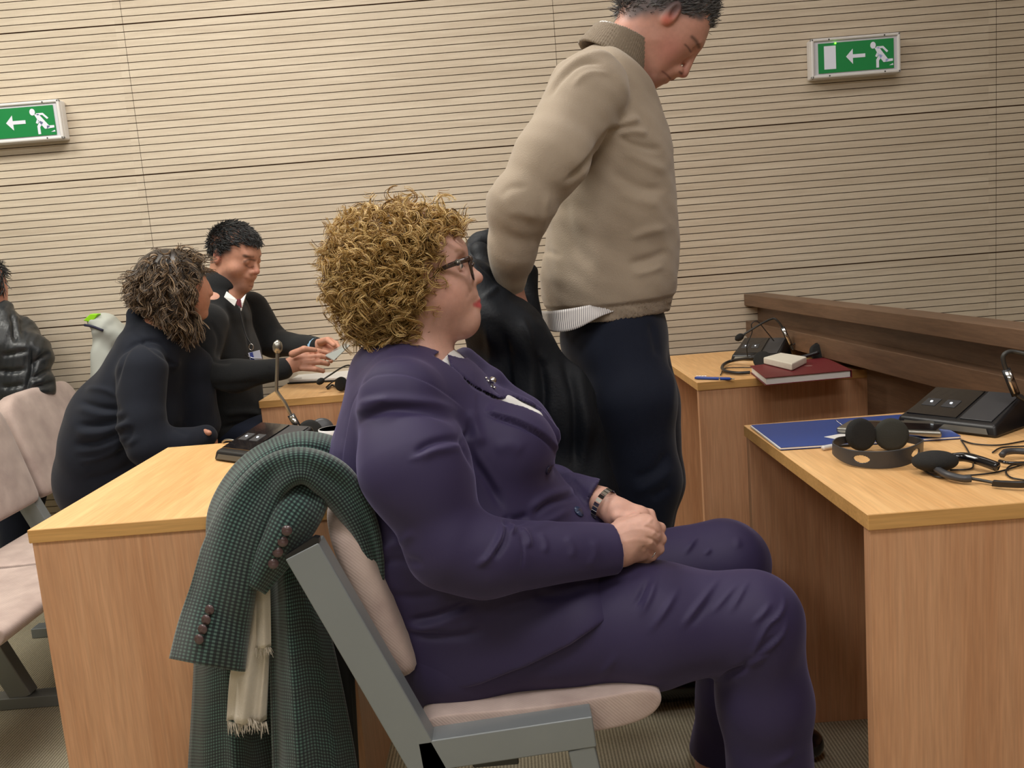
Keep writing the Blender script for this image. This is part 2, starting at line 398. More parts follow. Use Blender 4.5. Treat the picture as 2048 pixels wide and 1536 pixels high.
def beam_chair(ox, y0, label, group=None, zt=.84, width=.5):
    """seat facing +x; ox = x of the seat's reference (woman's chair 0); y0 near edge of the pads"""
    t = thing('beam_chair', (ox, y0+width/2, 0), label, 'chair', group)
    y1 = y0+width
    pad_back('backrest', y0, y1, t, ox-.232-.096*(zt-.475)/.365, zt, ox-.232, .475)
    sp = [(ox-.205, .375), (ox-.21, .40), (ox-.19, .42), (ox-.05, .415), (ox+.1, .424), (ox+.19, .438), (ox+.222, .424), (ox+.215, .395), (ox+.17, .365), (ox, .355)]
    cushion('seat', sp, y0-.01, y1-.01, t)
    f = thing('side_frame', (ox, y0-.03, 0), None, None); f.parent = t; f.location = (0, -width/2-.03, 0)
    for ch_name, mb in (('back_post', bar([(ox-.362, .745), (ox-.058, .028)], .062, y0-.055, y0-.012)),
                        ('seat_rail', bar([(ox-.205, .368), (ox+.092, .39)], .056, y0-.055, y0-.008)),
                        ('front_leg', bar([(ox+.068, .36), (ox+.12, .028)], .046, y0-.053, y0-.01)),
                        ('foot_bar', rbox(ox-.3, ox+.28, y0-.06, y0-.005, .0, .035))):
        obj(ch_name, mb, M['grey_metal'], f, bevel=.003)
    cb = MB().prism([(ox-.388, y0-.054, .731), (ox-.389, y0-.054, .739), (ox-.340, y0-.054, .766), (ox-.332, y0-.054, .764), (ox-.332, y0-.054, .756)], (0, .014, 0))
    obj('end_cap', cb, M['black'], f)
    obj('support_beam', rbox(ox-.12, ox-.04, y0-.02, y1, .32, .38), M['dark_metal'], t, bevel=.003)
    return t
c1 = beam_chair(0, 1.455, 'pale mauve beam seat with grey metal frame, the seated woman in purple is on it', zt=.80)
G = 'row of beam seats left of the left desk'
c2 = beam_chair(-1.43, 1.98, 'mauve beam seat at left edge, its seat cushion beside the left desk', G)
c3 = copy_tree(c2); c3.location = (-1.43, 1.98+.25+.52, 0); c3['label'] = 'mauve beam seat at left edge, backrest in front of the empty one nearest the wall'
c4 = copy_tree(c2); c4.location = (-1.43, 1.98+.25+1.04, 0); c4['label'] = 'mauve beam seat directly behind the woman in the dark coat'
# ------------------------------------------------------------------ implicit-surface modelling (bodies and clothes)
class Sdf:
    def __init__(s): s.pr = []; s.off = 0.0
    def copy(s):
        t = Sdf(); t.pr = list(s.pr); t.off = s.off; return t
    def cone(s, a, b, ra, rb=None, k=.02, sq=None, n=(0, 1, 0), op='u'):
        """tapered limb from a to b; sq stretches it along direction n"""
        rb = ra if rb is None else rb
        s.pr.append(('c', np.array(a, float), np.array(b, float), float(ra), float(rb), k, sq, np.array(n, float)/np.linalg.norm(n), op)); return s
    def ball(s, a, r, k=.02, sq=None, n=(0, 1, 0), op='u'): return s.cone(a, a, r, r, k, sq, n, op)
    def ell(s, c, r, k=.02, op='u', ax=None):
        """ellipsoid with semi axes r along the axes ax (rows) or x,y,z"""
        s.pr.append(('e', np.array(c, float), np.array(r, float), k, np.eye(3) if ax is None else np.array(ax, float), op)); return s
    def chain(s, pts, rs, k=.02, sq=None, n=(0, 1, 0), op='u'):
        for i in range(len(pts)-1): s.cone(pts[i], pts[i+1], rs[i], rs[i+1], k, sq, n, op)
        return s
    def plane(s, p, n, k=.004):
        """cut away what lies on the side n points to"""
        n = np.array(n, float); s.pr.append(('p', np.array(p, float), n/np.linalg.norm(n), k)); return s
    def pix(s, poly, y0=-9, y1=9, k=.003):
        """cut away whatever lies inside an outline, within depths y0..y1"""
        s.pr.append(('x', np.array(poly, float), y0, y1, k)); return s
    def group(s, g, k=.01):
        s.pr.append(('g', g, k)); return s
    def ev(s, X):
        d = np.full(len(X), .25)
        for p in s.pr:
            t = p[0]
            if t == 'g':
                I = np.arange(len(X)); e = p[1].ev(X); k = p[2]; op = 'u'
            if t == 'c':
                _, a, b, ra, rb, k, sq, n, op = p
                R = max(ra, rb)*(sq if sq and sq > 1 else 1)+.05+s.off
                lo = np.minimum(a, b)-R; hi = np.maximum(a, b)+R
                I = np.nonzero(((X > lo) & (X < hi)).all(1))[0]
                if not len(I): continue
                q = X[I]-a; ba = b-a
                if sq:
                    g = 1/sq-1; q = q+np.outer(q@n*g, n); ba = ba+n*(ba@n)*g
                L = ba@ba
                tt = np.clip(q@ba/L, 0, 1) if L > 1e-12 else np.zeros(len(q))
                w = q-np.outer(tt, ba); ln = np.linalg.norm(w, axis=1)+1e-9
                e = ln-(ra+(rb-ra)*tt)
                if sq:
                    w = w/ln[:, None]; w = w+np.outer(w@n*g, n); e = e/np.linalg.norm(w, axis=1)
            elif t == 'e':
                _, c, r, k, ax, op = p
                R = max(r)+.05+s.off
                I = np.nonzero((np.abs(X-c) < R).all(1))[0]
                if not len(I): continue
                q = (X[I]-c)@ax.T; k0 = np.linalg.norm(q/r, axis=1)+1e-9; k1 = np.linalg.norm(q/r**2, axis=1)+1e-9
                e = k0*(k0-1)/k1
            elif t == 'p':
                _, a, n, k = p; op = 's'; I = np.arange(len(X)); e = -((X-a)@n)
            elif t == 'x':
                _, poly, y0, y1, k = p; op = 's'
                I = np.nonzero((X[:, 1] > y0-.02) & (X[:, 1] < y1+.02))[0]
                if not len(I): continue
                u, v = proj(X[I]); e = poly_sd(u, v, poly)*X[I][:, 1]/F_PX
                e = np.maximum(e, np.maximum(y0-X[I][:, 1], X[I][:, 1]-y1))
            D = d[I]
            if op == 'u':
                h = np.clip(.5+.5*(e-D)/k, 0, 1); d[I] = e*(1-h)+D*h-k*h*(1-h)
            else:
                e = -e; h = np.clip(.5-.5*(e-D)/k, 0, 1); d[I] = e*(1-h)+D*h+k*h*(1-h)
        return d-s.off
def poly_sd(u, v, poly):
    """signed distance (inside negative) to closed polygon in pixels"""
    d = np.full(len(u), 1e18); ins = np.zeros(len(u), bool); n = len(poly)
    for i in range(n):
        a = poly[i]; b = poly[(i+1) % n]; ex, ey = b-a; wx = u-a[0]; wy = v-a[1]
        t = np.clip((wx*ex+wy*ey)/(ex*ex+ey*ey+1e-12), 0, 1); d = np.minimum(d, (wx-ex*t)**2+(wy-ey*t)**2)
        c = ((a[1] <= v) & (b[1] > v)) | ((b[1] <= v) & (a[1] > v))
        if abs(ey) > 1e-9: ins ^= c & (u < a[0]+(v-a[1])*ex/ey)
    d = np.sqrt(d); return np.where(ins, -d, d)
def line_d(u, v, pts):
    """distance to open polyline, arclength fraction, side"""
    pts = np.array(pts, float); d = np.full(len(u), 1e9); fr = np.zeros(len(u)); sd = np.zeros(len(u))
    L = np.linalg.norm(np.diff(pts, axis=0), axis=1); T = L.sum(); c = 0
    for i in range(len(pts)-1):
        a, b = pts[i], pts[i+1]; ex, ey = b-a; wx = u-a[0]; wy = v-a[1]
        t = np.clip((wx*ex+wy*ey)/(ex*ex+ey*ey+1e-12), 0, 1); q = np.hypot(wx-ex*t, wy-ey*t); m_ = q < d
        d = np.where(m_, q, d); fr = np.where(m_, (c+t*L[i])/T, fr); sd = np.where(m_, np.sign(ex*wy-ey*wx), sd); c += L[i]
    return d, fr, sd
def surface(S, lo, hi, h):
    """surface nets on a narrow band"""
    lo = np.array(lo, float); hi = np.array(hi, float); H = 6
    hc = h*H; nc = np.ceil((hi-lo)/hc).astype(int)+1
    g = np.stack(np.meshgrid(*[np.arange(k) for k in nc], indexing='ij'), -1).reshape(-1, 3)
    keep = []
    for i in range(0, len(g), 400000):
        gg = g[i:i+400000]; e = S.ev(lo+(gg+.5)*hc); keep.append(gg[np.abs(e) < hc*1.25])
    g = np.concatenate(keep)
    # second level
    H2 = 3; sub = np.stack(np.meshgrid(*[np.arange(2)]*3, indexing='ij'), -1).reshape(-1, 3)
    g2 = (g[:, None]*2+sub[None]).reshape(-1, 3); e = S.ev(lo+(g2+.5)*h*H2); g2 = g2[np.abs(e) < h*H2*1.35]
    sub = np.stack(np.meshgrid(*[np.arange(3)]*3, indexing='ij'), -1).reshape(-1, 3)
    cells = (g2[:, None]*3+sub[None]).reshape(-1, 3).astype(np.int64)
    NN = nc.astype(np.int64)*H+3
    key = lambda a: (a[..., 0]*NN[1]+a[..., 1])*NN[2]+a[..., 2]
    cor = np.array([(0, 0, 0), (1, 0, 0), (0, 1, 0), (1, 1, 0), (0, 0, 1), (1, 0, 1), (0, 1, 1), (1, 1, 1)])
    ck = key(cells[:, None]+cor[None]); uk, inv = np.unique(ck.ravel(), return_inverse=True)
    pts = np.stack([uk//(NN[1]*NN[2]), (uk//NN[2]) % NN[1], uk % NN[2]], -1)
    val = np.empty(len(uk))
    for i in range(0, len(uk), 300000): val[i:i+300000] = S.ev(lo+pts[i:i+300000]*h)
    cv = val[inv].reshape(-1, 8); sg = cv < 0
    act = sg.any(1) & ~sg.all(1); cells = cells[act]; cv = cv[act]; sg = sg[act]
    E = [(0, 1), (2, 3), (4, 5), (6, 7), (0, 2), (1, 3), (4, 6), (5, 7), (0, 4), (1, 5), (2, 6), (3, 7)]
    acc = np.zeros((len(cells), 3)); cnt = np.zeros(len(cells))
    for a, b in E:
        m_ = sg[:, a] != sg[:, b]; den = cv[:, a]-cv[:, b]; t = np.where(m_, cv[:, a]/np.where(den == 0, 1, den), 0)
        p = cor[a]+t[:, None]*(cor[b]-cor[a]); acc += p*m_[:, None]; cnt += m_
    V = lo+(cells+acc/cnt[:, None])*h
    kc = key(cells); order = np.argsort(kc); ks = kc[order]
    def look(q):
        i = np.searchsorted(ks, q); i = np.minimum(i, len(ks)-1); ok = ks[i] == q; return np.where(ok, order[i], -1)
    Fc = []
    for ax in range(3):
        e0 = 0; e1 = {0: 1, 1: 2, 2: 4}[ax]; m_ = sg[:, e0] != sg[:, e1]
        o1 = np.zeros(3, int); o2 = np.zeros(3, int); o1[(ax+1) % 3] = 1; o2[(ax+2) % 3] = 1
        c = cells[m_]; q = [look(key(c)), look(key(c-o1)), look(key(c-o1-o2)), look(key(c-o2))]
        q = np.stack(q, -1); fl = sg[m_][:, e0]; q[~fl] = q[~fl][:, ::-1]; Fc.append(q[(q >= 0).all(1)])
    Fc = np.concatenate(Fc); return V, Fc
def relax(V, Fc, it=2, lam=.5):
    E = np.concatenate([Fc[:, [0, 1]], Fc[:, [1, 2]], Fc[:, [2, 3]], Fc[:, [3, 0]]])
    for i in range(it):
        acc = np.zeros_like(V); cnt = np.zeros(len(V))
        for a, b in ((0, 1), (1, 0)):
            for k in range(3): acc[:, k] += np.bincount(E[:, a], V[E[:, b], k], len(V))
            cnt += np.bincount(E[:, a], minlength=len(V))
        V = V+lam*(acc/np.maximum(cnt, 1)[:, None]-V)
    return V
def normals(V, Fc):
    n = np.cross(V[Fc[:, 2]]-V[Fc[:, 0]], V[Fc[:, 3]]-V[Fc[:, 1]]); N_ = np.zeros_like(V)
    for c in range(4):
        for k in range(3): N_[:, k] += np.bincount(Fc[:, c], n[:, k], len(V))
    return N_/(np.linalg.norm(N_, axis=1)[:, None]+1e-12)
class Skin:
    """mesh pulled from an implicit surface, which can then be creased, coloured and linked"""
    def __init__(s, S, h, lo=None, hi=None, it=2):
        if lo is None:
            L = []; U_ = []
            allp = []
            def rec(q):
                for p in q.pr:
                    rec(p[1]) if p[0] == 'g' else allp.append(p)
            rec(S)
            for p in allp:
                if p[0] == 'c' and p[8] == 'u':
                    R = max(p[3], p[4])*(max(p[6], 1) if p[6] else 1)+.015+S.off; L += [np.minimum(p[1], p[2])-R]; U_ += [np.maximum(p[1], p[2])+R]
                if p[0] == 'e' and p[5] == 'u': R = max(p[2])+.015+S.off; L += [p[1]-R]; U_ += [p[1]+R]
            lo = np.min(L, 0); hi = np.max(U_, 0)
        s.h = h; s.S = S; s.V, s.F = surface(S, lo, hi, h); s.V = relax(s.V, s.F, it); s.N = normals(s.V, s.F); s.col = None
        s.upd()
    def upd(s):
        s.u, s.v = proj(s.V); w = _C-s.V; w /= np.linalg.norm(w, axis=1)[:, None]; s.fc = np.einsum('ij,ij->i', w, s.N)
    def fold(s, pts, amp, w, side=0, y=(-9, 9), taper=.25, both=False):
        """raise (amp>0) or press in (amp<0) a soft fold along a polyline of pixels on the visible side, width w px;
        side=+-1 adds the counter slope next to it"""
        P_ = crv([(a, b) for a, b in pts], 5)
        d, fr, sd = line_d(s.u, s.v, P_)
        tp = np.clip(np.minimum(fr, 1-fr)/max(taper, 1e-3), 0, 1); tp = tp*tp*(3-2*tp)
        f = 1 if both else np.clip(s.fc*2.5+.3, 0, 1)
        a = np.exp(-(d/w)**2)
        if side: a = a-.7*np.exp(-((d*sd*side-1.9*w)/(w*1.3))**2)
        m_ = (s.V[:, 1] > y[0]) & (s.V[:, 1] < y[1])
        s.V = s.V+s.N*(amp*a*tp*f*m_)[:, None]; return s
    def step(s, pts, amp, w=2.0, reach=60, y=(-9, 9)):
        """cloth edge: surface on the left side of the line lies amp above the right side, fading over reach px"""
        P_ = crv([(a, b) for a, b in pts], 5); d, fr, sd = line_d(s.u, s.v, P_); x = d*sd
        e = 1/(1+np.exp(np.clip(-x/w*2, -30, 30)))*np.exp(-np.clip(x, 0, None)/reach)
        tp = np.clip(np.minimum(fr, 1-fr)/.08, 0, 1); f = np.clip(s.fc*2.5+.3, 0, 1); m_ = (s.V[:, 1] > y[0]) & (s.V[:, 1] < y[1])
        s.V = s.V+s.N*(amp*e*tp*f*m_)[:, None]; return s
    def wave(s, amp, sc, seed=0, region=None):
        """gentle cloth unevenness"""
        r = np.random.RandomState(seed); a = np.zeros(len(s.V))
        for i in range(6):
            k = r.normal(size=3)*sc*(1+.5*i); a += np.sin(s.V@k+r.rand()*6+1.5*np.sin(s.V@r.normal(size=3)*sc*.6))/(1+.4*i)
        a *= amp/2.2
        if region is not None: a = a*region
        s.V = s.V+s.N*a[:, None]; return s
    def done(s): s.N = normals(s.V, s.F); s.upd(); return s
    def base(s, c): s.col = np.tile(np.array(c[:3], float), (len(s.V), 1)); return s
    def tint(s, pts, r, c, a=1.0, soft=.5, sq=None, n=(0, 1, 0)):
        """blend colour c near a 3D polyline"""
        pts = [np.array(p, float) for p in pts]; n = np.array(n, float); d = np.full(len(s.V), 9.)
        if len(pts) == 1: pts = pts*2
        for p, q in zip(pts[:-1], pts[1:]):
            x = s.V-p; b = q-p
            if sq: x = x+np.outer(x@n*(1/sq-1), n); b = b+n*(b@n)*(1/sq-1)
            L = b@b; t = np.clip(x@b/L, 0, 1) if L > 1e-12 else np.zeros(len(x)); d = np.minimum(d, np.linalg.norm(x-np.outer(t, b), axis=1))
        k = np.clip((r*(1+soft)-d)/(r*soft*2+1e-9), 0, 1); k = k*k*(3-2*k)*a
        s.col = s.col*(1-k[:, None])+np.array(c[:3])*k[:, None]; return s
    def ink(s, pts, w, c, a=1.0, soft=.6, y=(-9, 9)):
        """blend colour c along a fine line (brow, lash line, lip line) marked by pixels on the visible side"""
        d, fr, sd = line_d(s.u, s.v, np.array(crv(pts, 5)) if len(pts) > 2 else pts)
        k = np.clip((w*(1+soft)-d)/(w*soft*2), 0, 1)*a*(s.fc > .05)*(s.V[:, 1] > y[0])*(s.V[:, 1] < y[1])
        s.col = s.col*(1-k[:, None])+np.array(c[:3])*k[:, None]; return s
    def link(s, name, mt, parent, label=None):
        me = bpy.data.meshes.new(name); off = wloc(parent) if parent is not None else np.zeros(3)
        fill_mesh(me, s.V-off, s.F)
        if s.col is not None:
            a = me.color_attributes.new('tone', 'FLOAT_COLOR', 'POINT'); c = np.ones((len(s.V), 4)); c[:, :3] = s.col; a.data.foreach_set('color', c.ravel())
        o = bpy.data.objects.new(name, me); COL.objects.link(o); o.parent = parent; me.materials.append(mt)
        if label: o['label'] = label
        s.o = o; return o
def fill_mesh(me, V, Fc, smooth=True):
    Fc = np.asarray(Fc, np.int32); k = Fc.shape[1]
    me.vertices.add(len(V)); me.vertices.foreach_set('co', np.asarray(V, np.float32).ravel())
    me.loops.add(len(Fc)*k); me.loops.foreach_set('vertex_index', Fc.ravel())
    me.polygons.add(len(Fc)); me.polygons.foreach_set('loop_start', np.arange(0, len(Fc)*k, k, dtype=np.int32))
    try: me.polygons.foreach_set('loop_total', np.full(len(Fc), k, np.int32))
    except Exception: pass
    me.update(calc_edges=True)
    if smooth: me.polygons.foreach_set('use_smooth', np.ones(len(Fc), bool))
def strands(name, paths, rad, cols, mt, parent, seg=3, taper=.35, label=None):
    """paths n,k,3 ; rad n ; cols n,3 -> one mesh of hair locks"""
    n, k, _ = paths.shape
    T = np.gradient(paths, axis=1); T /= np.linalg.norm(T, axis=2)[..., None]+1e-9
    ref = np.where(np.abs(T[..., 2:3]) < .9, np.array([0, 0, 1.]), np.array([1., 0, 0]))
    A = np.cross(T, ref); A /= np.linalg.norm(A, axis=2)[..., None]+1e-9; B = np.cross(T, A)
    t = np.linspace(0, 1, k); pr = (1-(1-taper)*t**2)*np.clip(t*12+.3, 0, 1); r = rad[:, None]*pr[None]
    th = 2*pi*np.arange(seg)/seg
    V = paths[:, :, None]+(A[:, :, None]*np.cos(th)[None, None, :, None]+B[:, :, None]*np.sin(th)[None, None, :, None])*r[:, :, None, None]
    base = (np.arange(n)*k*seg)[:, None, None]+(np.arange(k-1)*seg)[None, :, None]+np.arange(seg)[None, None]
    nx = (np.arange(n)*k*seg)[:, None, None]+(np.arange(k-1)*seg)[None, :, None]+((np.arange(seg)+1) % seg)[None, None]
    Fc = np.stack([base, nx, nx+seg, base+seg], -1).reshape(-1, 4)
    me = bpy.data.meshes.new(name); fill_mesh(me, V.reshape(-1, 3)-wloc(parent), Fc)
    a = me.color_attributes.new('tone', 'FLOAT_COLOR', 'POINT'); c = np.ones((n, k*seg, 4)); c[..., :3] = cols[:, None]; a.data.foreach_set('color', c.ravel())
    o = bpy.data.objects.new(name, me); COL.objects.link(o); o.parent = parent; me.materials.append(mt)
    if label: o['label'] = label
    return o
def tone_mat(name, rough=.5, sub=0, bump=0, bscale=400, sheen=0, spec=.5, aniso=0, mul=None, nz=0, nsc=60):
    mt, nt, b = newmat(name); at = N(nt, 'ShaderNodeAttribute'); at.attribute_name = 'tone'
    src = at.outputs['Color']
    tc = N(nt, 'ShaderNodeTexCoord')
    if nz:
        n = N(nt, 'ShaderNodeTexNoise', Scale=float(nsc), Detail=4.0); nt.links.new(tc.outputs['Object'], n.inputs['Vector'])
        mr = N(nt, 'ShaderNodeMapRange'); mr.inputs['From Min'].default_value = .3; mr.inputs['From Max'].default_value = .7; mr.inputs['To Min'].default_value = 1-nz; mr.inputs['To Max'].default_value = 1+nz
        nt.links.new(n.outputs['Fac'], mr.inputs[0]); vm = N(nt, 'ShaderNodeVectorMath', operation='SCALE'); nt.links.new(src, vm.inputs[0]); nt.links.new(mr.outputs[0], vm.inputs['Scale']); src = vm.outputs[0]
    nt.links.new(src, b.inputs['Base Color']); b.inputs['Roughness'].default_value = rough; b.inputs['Specular IOR Level'].default_value = spec
    if sub: b.inputs['Subsurface Weight'].default_value = sub; b.inputs['Subsurface Radius'].default_value = (.010, .004, .002); b.inputs['Subsurface Scale'].default_value = 1
    if sheen: b.inputs['Sheen Weight'].default_value = sheen
    if bump:
        n2 = N(nt, 'ShaderNodeTexNoise', Scale=float(bscale), Detail=3.0); nt.links.new(tc.outputs['Object'], n2.inputs['Vector'])
        bp = N(nt, 'ShaderNodeBump', Strength=bump, Distance=.001); nt.links.new(n2.outputs['Fac'], bp.inputs['Height']); nt.links.new(bp.outputs['Normal'], b.inputs['Normal'])
    return mt
M['skin'] = tone_mat('skin', .48, sub=.12, bump=.25, bscale=700, spec=.4, nz=.05, nsc=90)
M['hair'] = tone_mat('hair_strands', .42, spec=.6)
M['cloth'] = tone_mat('tinted_cloth', .85)

# sheets of cloth from a net of points
def net(rows, nu=10, nv=10):
    """Catmull-Rom surface through a grid of points (rows of equal length)"""
    G_ = np.array([[np.array(p, float) for p in r] for r in rows])
    R1 = np.array([crv(list(r), nu) for r in G_]); out = np.array([crv(list(R1[:, j]), nv) for j in range(R1.shape[1])]).transpose(1, 0, 2)
    return out
def sheet(name, A, mt, parent=None, thick=.003, uvs=1.0, label=None, closed=False, offset=-1, uvrot=0):
    nr, nc_, _ = A.shape; ro = np.zeros((nr, nc_, 2))
    ro[:, 1:, 0] = np.cumsum(np.linalg.norm(np.diff(A, axis=1), axis=2), 1); ro[:, :, 0] = ro[:, :, 0].mean(0)[None]
    ro[1:, :, 1] = np.cumsum(np.linalg.norm(np.diff(A, axis=0), axis=2), 0); ro[:, :, 1] = ro[:, :, 1].mean(1)[:, None]
    ro *= uvs
    idx = np.arange(nr*nc_).reshape(nr, nc_); Fc = np.stack([idx[:-1, :-1], idx[:-1, 1:], idx[1:, 1:], idx[1:, :-1]], -1).reshape(-1, 4)
    me = bpy.data.meshes.new(name); off = wloc(parent) if parent is not None else np.zeros(3); fill_mesh(me, A.reshape(-1, 3)-off, Fc)
    uvl = me.uv_layers.new(name='UVMap'); uvl.data.foreach_set('uv', ro.reshape(-1, 2)[Fc.ravel()].ravel())
    o = bpy.data.objects.new(name, me); COL.objects.link(o); o.parent = parent; me.materials.append(mt)
    if thick:
        md = o.modifiers.new('s', 'SOLIDIFY'); md.thickness = thick; md.offset = offset
    if label: o['label'] = label
    return o
# ================================================================== woman in the purple suit
WYC = 1.70
wo = thing('person', (0, WYC, 0), 'seated woman in purple trouser suit with curly blond hair and tortoiseshell glasses, hands in lap', 'person')
def px(n, y=WYC): return n*y/F_PX
def H_(u, v, dy=0): return P(u, v, WYC)+np.array([0, dy, 0])
SKN = lin(214, 168, 150)
def woman_head(S):
    S.ell(H_(828, 520), (px(98), .076, px(96)), .02)
    S.ell(H_(868, 565), (px(70), .064, px(92)), .03)
    S.cone(H_(850, 600), H_(918, 632), px(42), px(28), .03, 1.45)
    S.ball(H_(937, 641), px(23), .018, 1.15)
    for q in (-1, 1): S.ell(H_(893, 588, q*.030), (px(44), .034, px(46)), .03)
    S.cone(H_(905, 505), H_(912, 500), px(20), px(18), .02, 2.3)                    # brow
    S.cone(H_(929, 524), H_(949, 549), px(7), px(9.5), .010)                          # nose bridge
    S.ball(H_(955.5, 556), px(11), .007, 1.1)
    for q in (-1, 1): S.ball(H_(943, 564, q*.0125), px(9), .006)
    for q in (-1, 1): S.ball(H_(951, 567.5, q*.0065), px(3.2), .003, op='s')
    S.cone(H_(930, 583), H_(940, 590), px(18), px(15), .02, 1.5)                      # upper lip bulk
    for q in (-1, 1):                                                                 # lips
        S.cone(H_(953, 600, q*.001), H_(941, 604, q*.022), px(7.5), px(3), .004)
        S.cone(H_(954, 612, q*.001), H_(942, 608, q*.021), px(8), px(3), .004)
    S.cone(H_(964, 605.5), H_(948, 606.5), px(.6), px(.8), .002, 16, op='s')
    S.cone(H_(938, 618), H_(944, 626), px(14), px(12), .015, 1.6)
    for q in (-1, 1):
        S.ball(H_(925, 530, q*.033), px(15), .012, op='s')
        S.ball(H_(911, 531, q*.031), .0135, .004)
    # soft chin and throat
    S.cone(H_(862, 640), H_(922, 655), px(36), px(20), .03, 1.3)
    S.cone(H_(832, 620), H_(832, 760), px(60), px(66), .035)
    S.cone(H_(832, 740), H_(835, 800), px(70), px(110), .04, 1.3)
    # ears
    for q in (-1, 1): S.ell(H_(832, 575, q*.074), (.013, .007, .03), .006)
def hand_near(S):
    Y = 1.56
    p = lambda u, v, y=0: P(u, v, Y+y)
    S.cone(p(1185, 1092, -.02), p(1235, 1082, -.01), .026, .027, .01)
    S.cone(p(1232, 1086, -.010), p(1288, 1066, -.012), .028, .031, .014, 1.0)
    S.cone(p(1240, 1100, -.002), p(1282, 1100, -.004), .020, .019, .016)
    S.cone(p(1245, 1062, -.004), p(1290, 1050, -.006), .019, .017, .016)
    for (a, b, c, d_, r) in (((1296, 1046, -.012), (1321, 1056, .004), (1308, 1080, .030), (1280, 1084, .040), .0098),
                             ((1303, 1063, -.022), (1322, 1078, -.006), (1310, 1098, .020), (1284, 1102, .030), .0103),
                             ((1300, 1082, -.022), (1318, 1098, -.008), (1304, 1112, .012), (1278, 1112, .022), .0098),
                             ((1288, 1096, -.016), (1304, 1112, -.006), (1290, 1122, .008), (1268, 1120, .016), .0088)):
        S.chain([p(*a), p(*b), p(*c), p(*d_)], [r*1.16, r, r*.95, r*.85], .003)
    S.chain([p(1242, 1050, .012), p(1270, 1040, .030), p(1296, 1046, .042)], [.014, .012, .0095], .006)
def hand_far(S):
    Y = 1.66
    p = lambda u, v, y=0: P(u, v, Y+y)
    S.cone(p(1152, 992, .125), p(1208, 1008, .03), .030, .026, .01)
    S.cone(p(1208, 1008, .03), p(1234, 1022, 0), .026, .025, .012)
    S.cone(p(1232, 1026, 0), p(1276, 1036, -.01), .027, .025, .014)
    for (a, b, c, d_, r) in (((1270, 1022, .004), (1300, 1028, -.004), (1308, 1050, -.022), (1288, 1062, -.034), .0098),
                             ((1272, 1034, .014), (1304, 1042, .006), (1310, 1064, -.014), (1288, 1076, -.026), .0100),
                             ((1268, 1046, .018), (1300, 1056, .010), (1302, 1078, -.008), (1282, 1090, -.018), .0096),
                             ((1262, 1056, .02), (1290, 1070, .012), (1290, 1090, -.004), (1272, 1100, -.012), .0086)):
        S.chain([p(*a), p(*b), p(*c), p(*d_)], [r*1.12, r, r*.95, r*.85], .004)
    S.chain([p(1236, 1034, -.026), p(1256, 1038, -.032), p(1274, 1032, -.034)], [.013, .0110, .0088], .005)
def arm_near(S, f=1.0):
    S.chain([P(808, 838, 1.535), P(832, 935, 1.475), P(900, 1090, 1.45)], [px(88, 1.5)*f, px(104, 1.46)*f, px(84, 1.44)*f], .05)
    S.chain([P(898, 1094, 1.445), P(970, 1114, 1.45), P(1240, 1098, 1.545)], [px(84, 1.44)*f, px(78, 1.45)*f, px(52, 1.53)*f], .03)
def arm_far(S, f=1.0):
    S.chain([P(900, 800, 1.90), P(960, 960, 1.96), P(1010, 1010, 1.96)], [.085*f, .078*f, .07*f], .03)
    S.chain([P(1010, 1010, 1.96), P(1100, 985, 1.86), P(1205, 1006, 1.715)], [.068*f, .054*f, .046*f], .03)
def torso(S, f=1.0):
    k = .06
    S.cone(P(812, 770, 1.70), P(845, 850, 1.70), .075*f, .11*f, k, 1.75)                # shoulders
    S.cone(P(805, 800, 1.53), P(835, 800, 1.87), .075*f, .075*f, k)
    S.cone(P(845, 850, 1.70), P(895, 1030, 1.70), .155*f, .178*f, k, 1.18)
    S.cone(P(895, 1030, 1.70), P(940, 1225, 1.70), .178*f, .185*f, k, 1.18)
    for q in (-1, 1): S.ell(P(1000, 880, 1.70)+np.array([0, q*.075, 0]), (.105*f, .088*f, .088*f), .05)
    S.chain([P(782, 940, 1.62), P(812, 1060, 1.60), P(880, 1210, 1.62)], [.115*f, .105*f, .12*f], .05)
    S.ell(P(985, 1075, 1.70), (.185*f, .185*f, .16*f), .06)
def legs(S, f=1.0):
    k = .05
    S.cone(P(905, 1285, 1.60), P(1300, 1247, 1.56), px(118, 1.6)*f, px(118, 1.56)*f, k)
    S.cone(P(1300, 1247, 1.56), P(1503, 1243, 1.54), px(118, 1.56)*f, px(98, 1.54)*f, k)
    S.chain([P(1505, 1245, 1.54), P(1527, 1400, 1.55), P(1545, 1600, 1.57), P(1560, 1800, 1.60)], [px(96, 1.54)*f, px(92, 1.55)*f, px(90, 1.56)*f, px(86, 1.6)*f], .03)
    S.cone(P(930, 1235, 1.83), P(1440, 1130, 1.86), .115*f, .093*f, k)
    S.chain([P(1455, 1128, 1.86), P(1458, 1260, 1.87), P(1462, 1400, 1.88), P(1448, 1530, 1.89)], [.089*f, .08*f, .070*f, .078*f], .03)
    S.cone(P(900, 1290, 1.60), P(915, 1250, 1.83), .115*f, .115*f, .06)
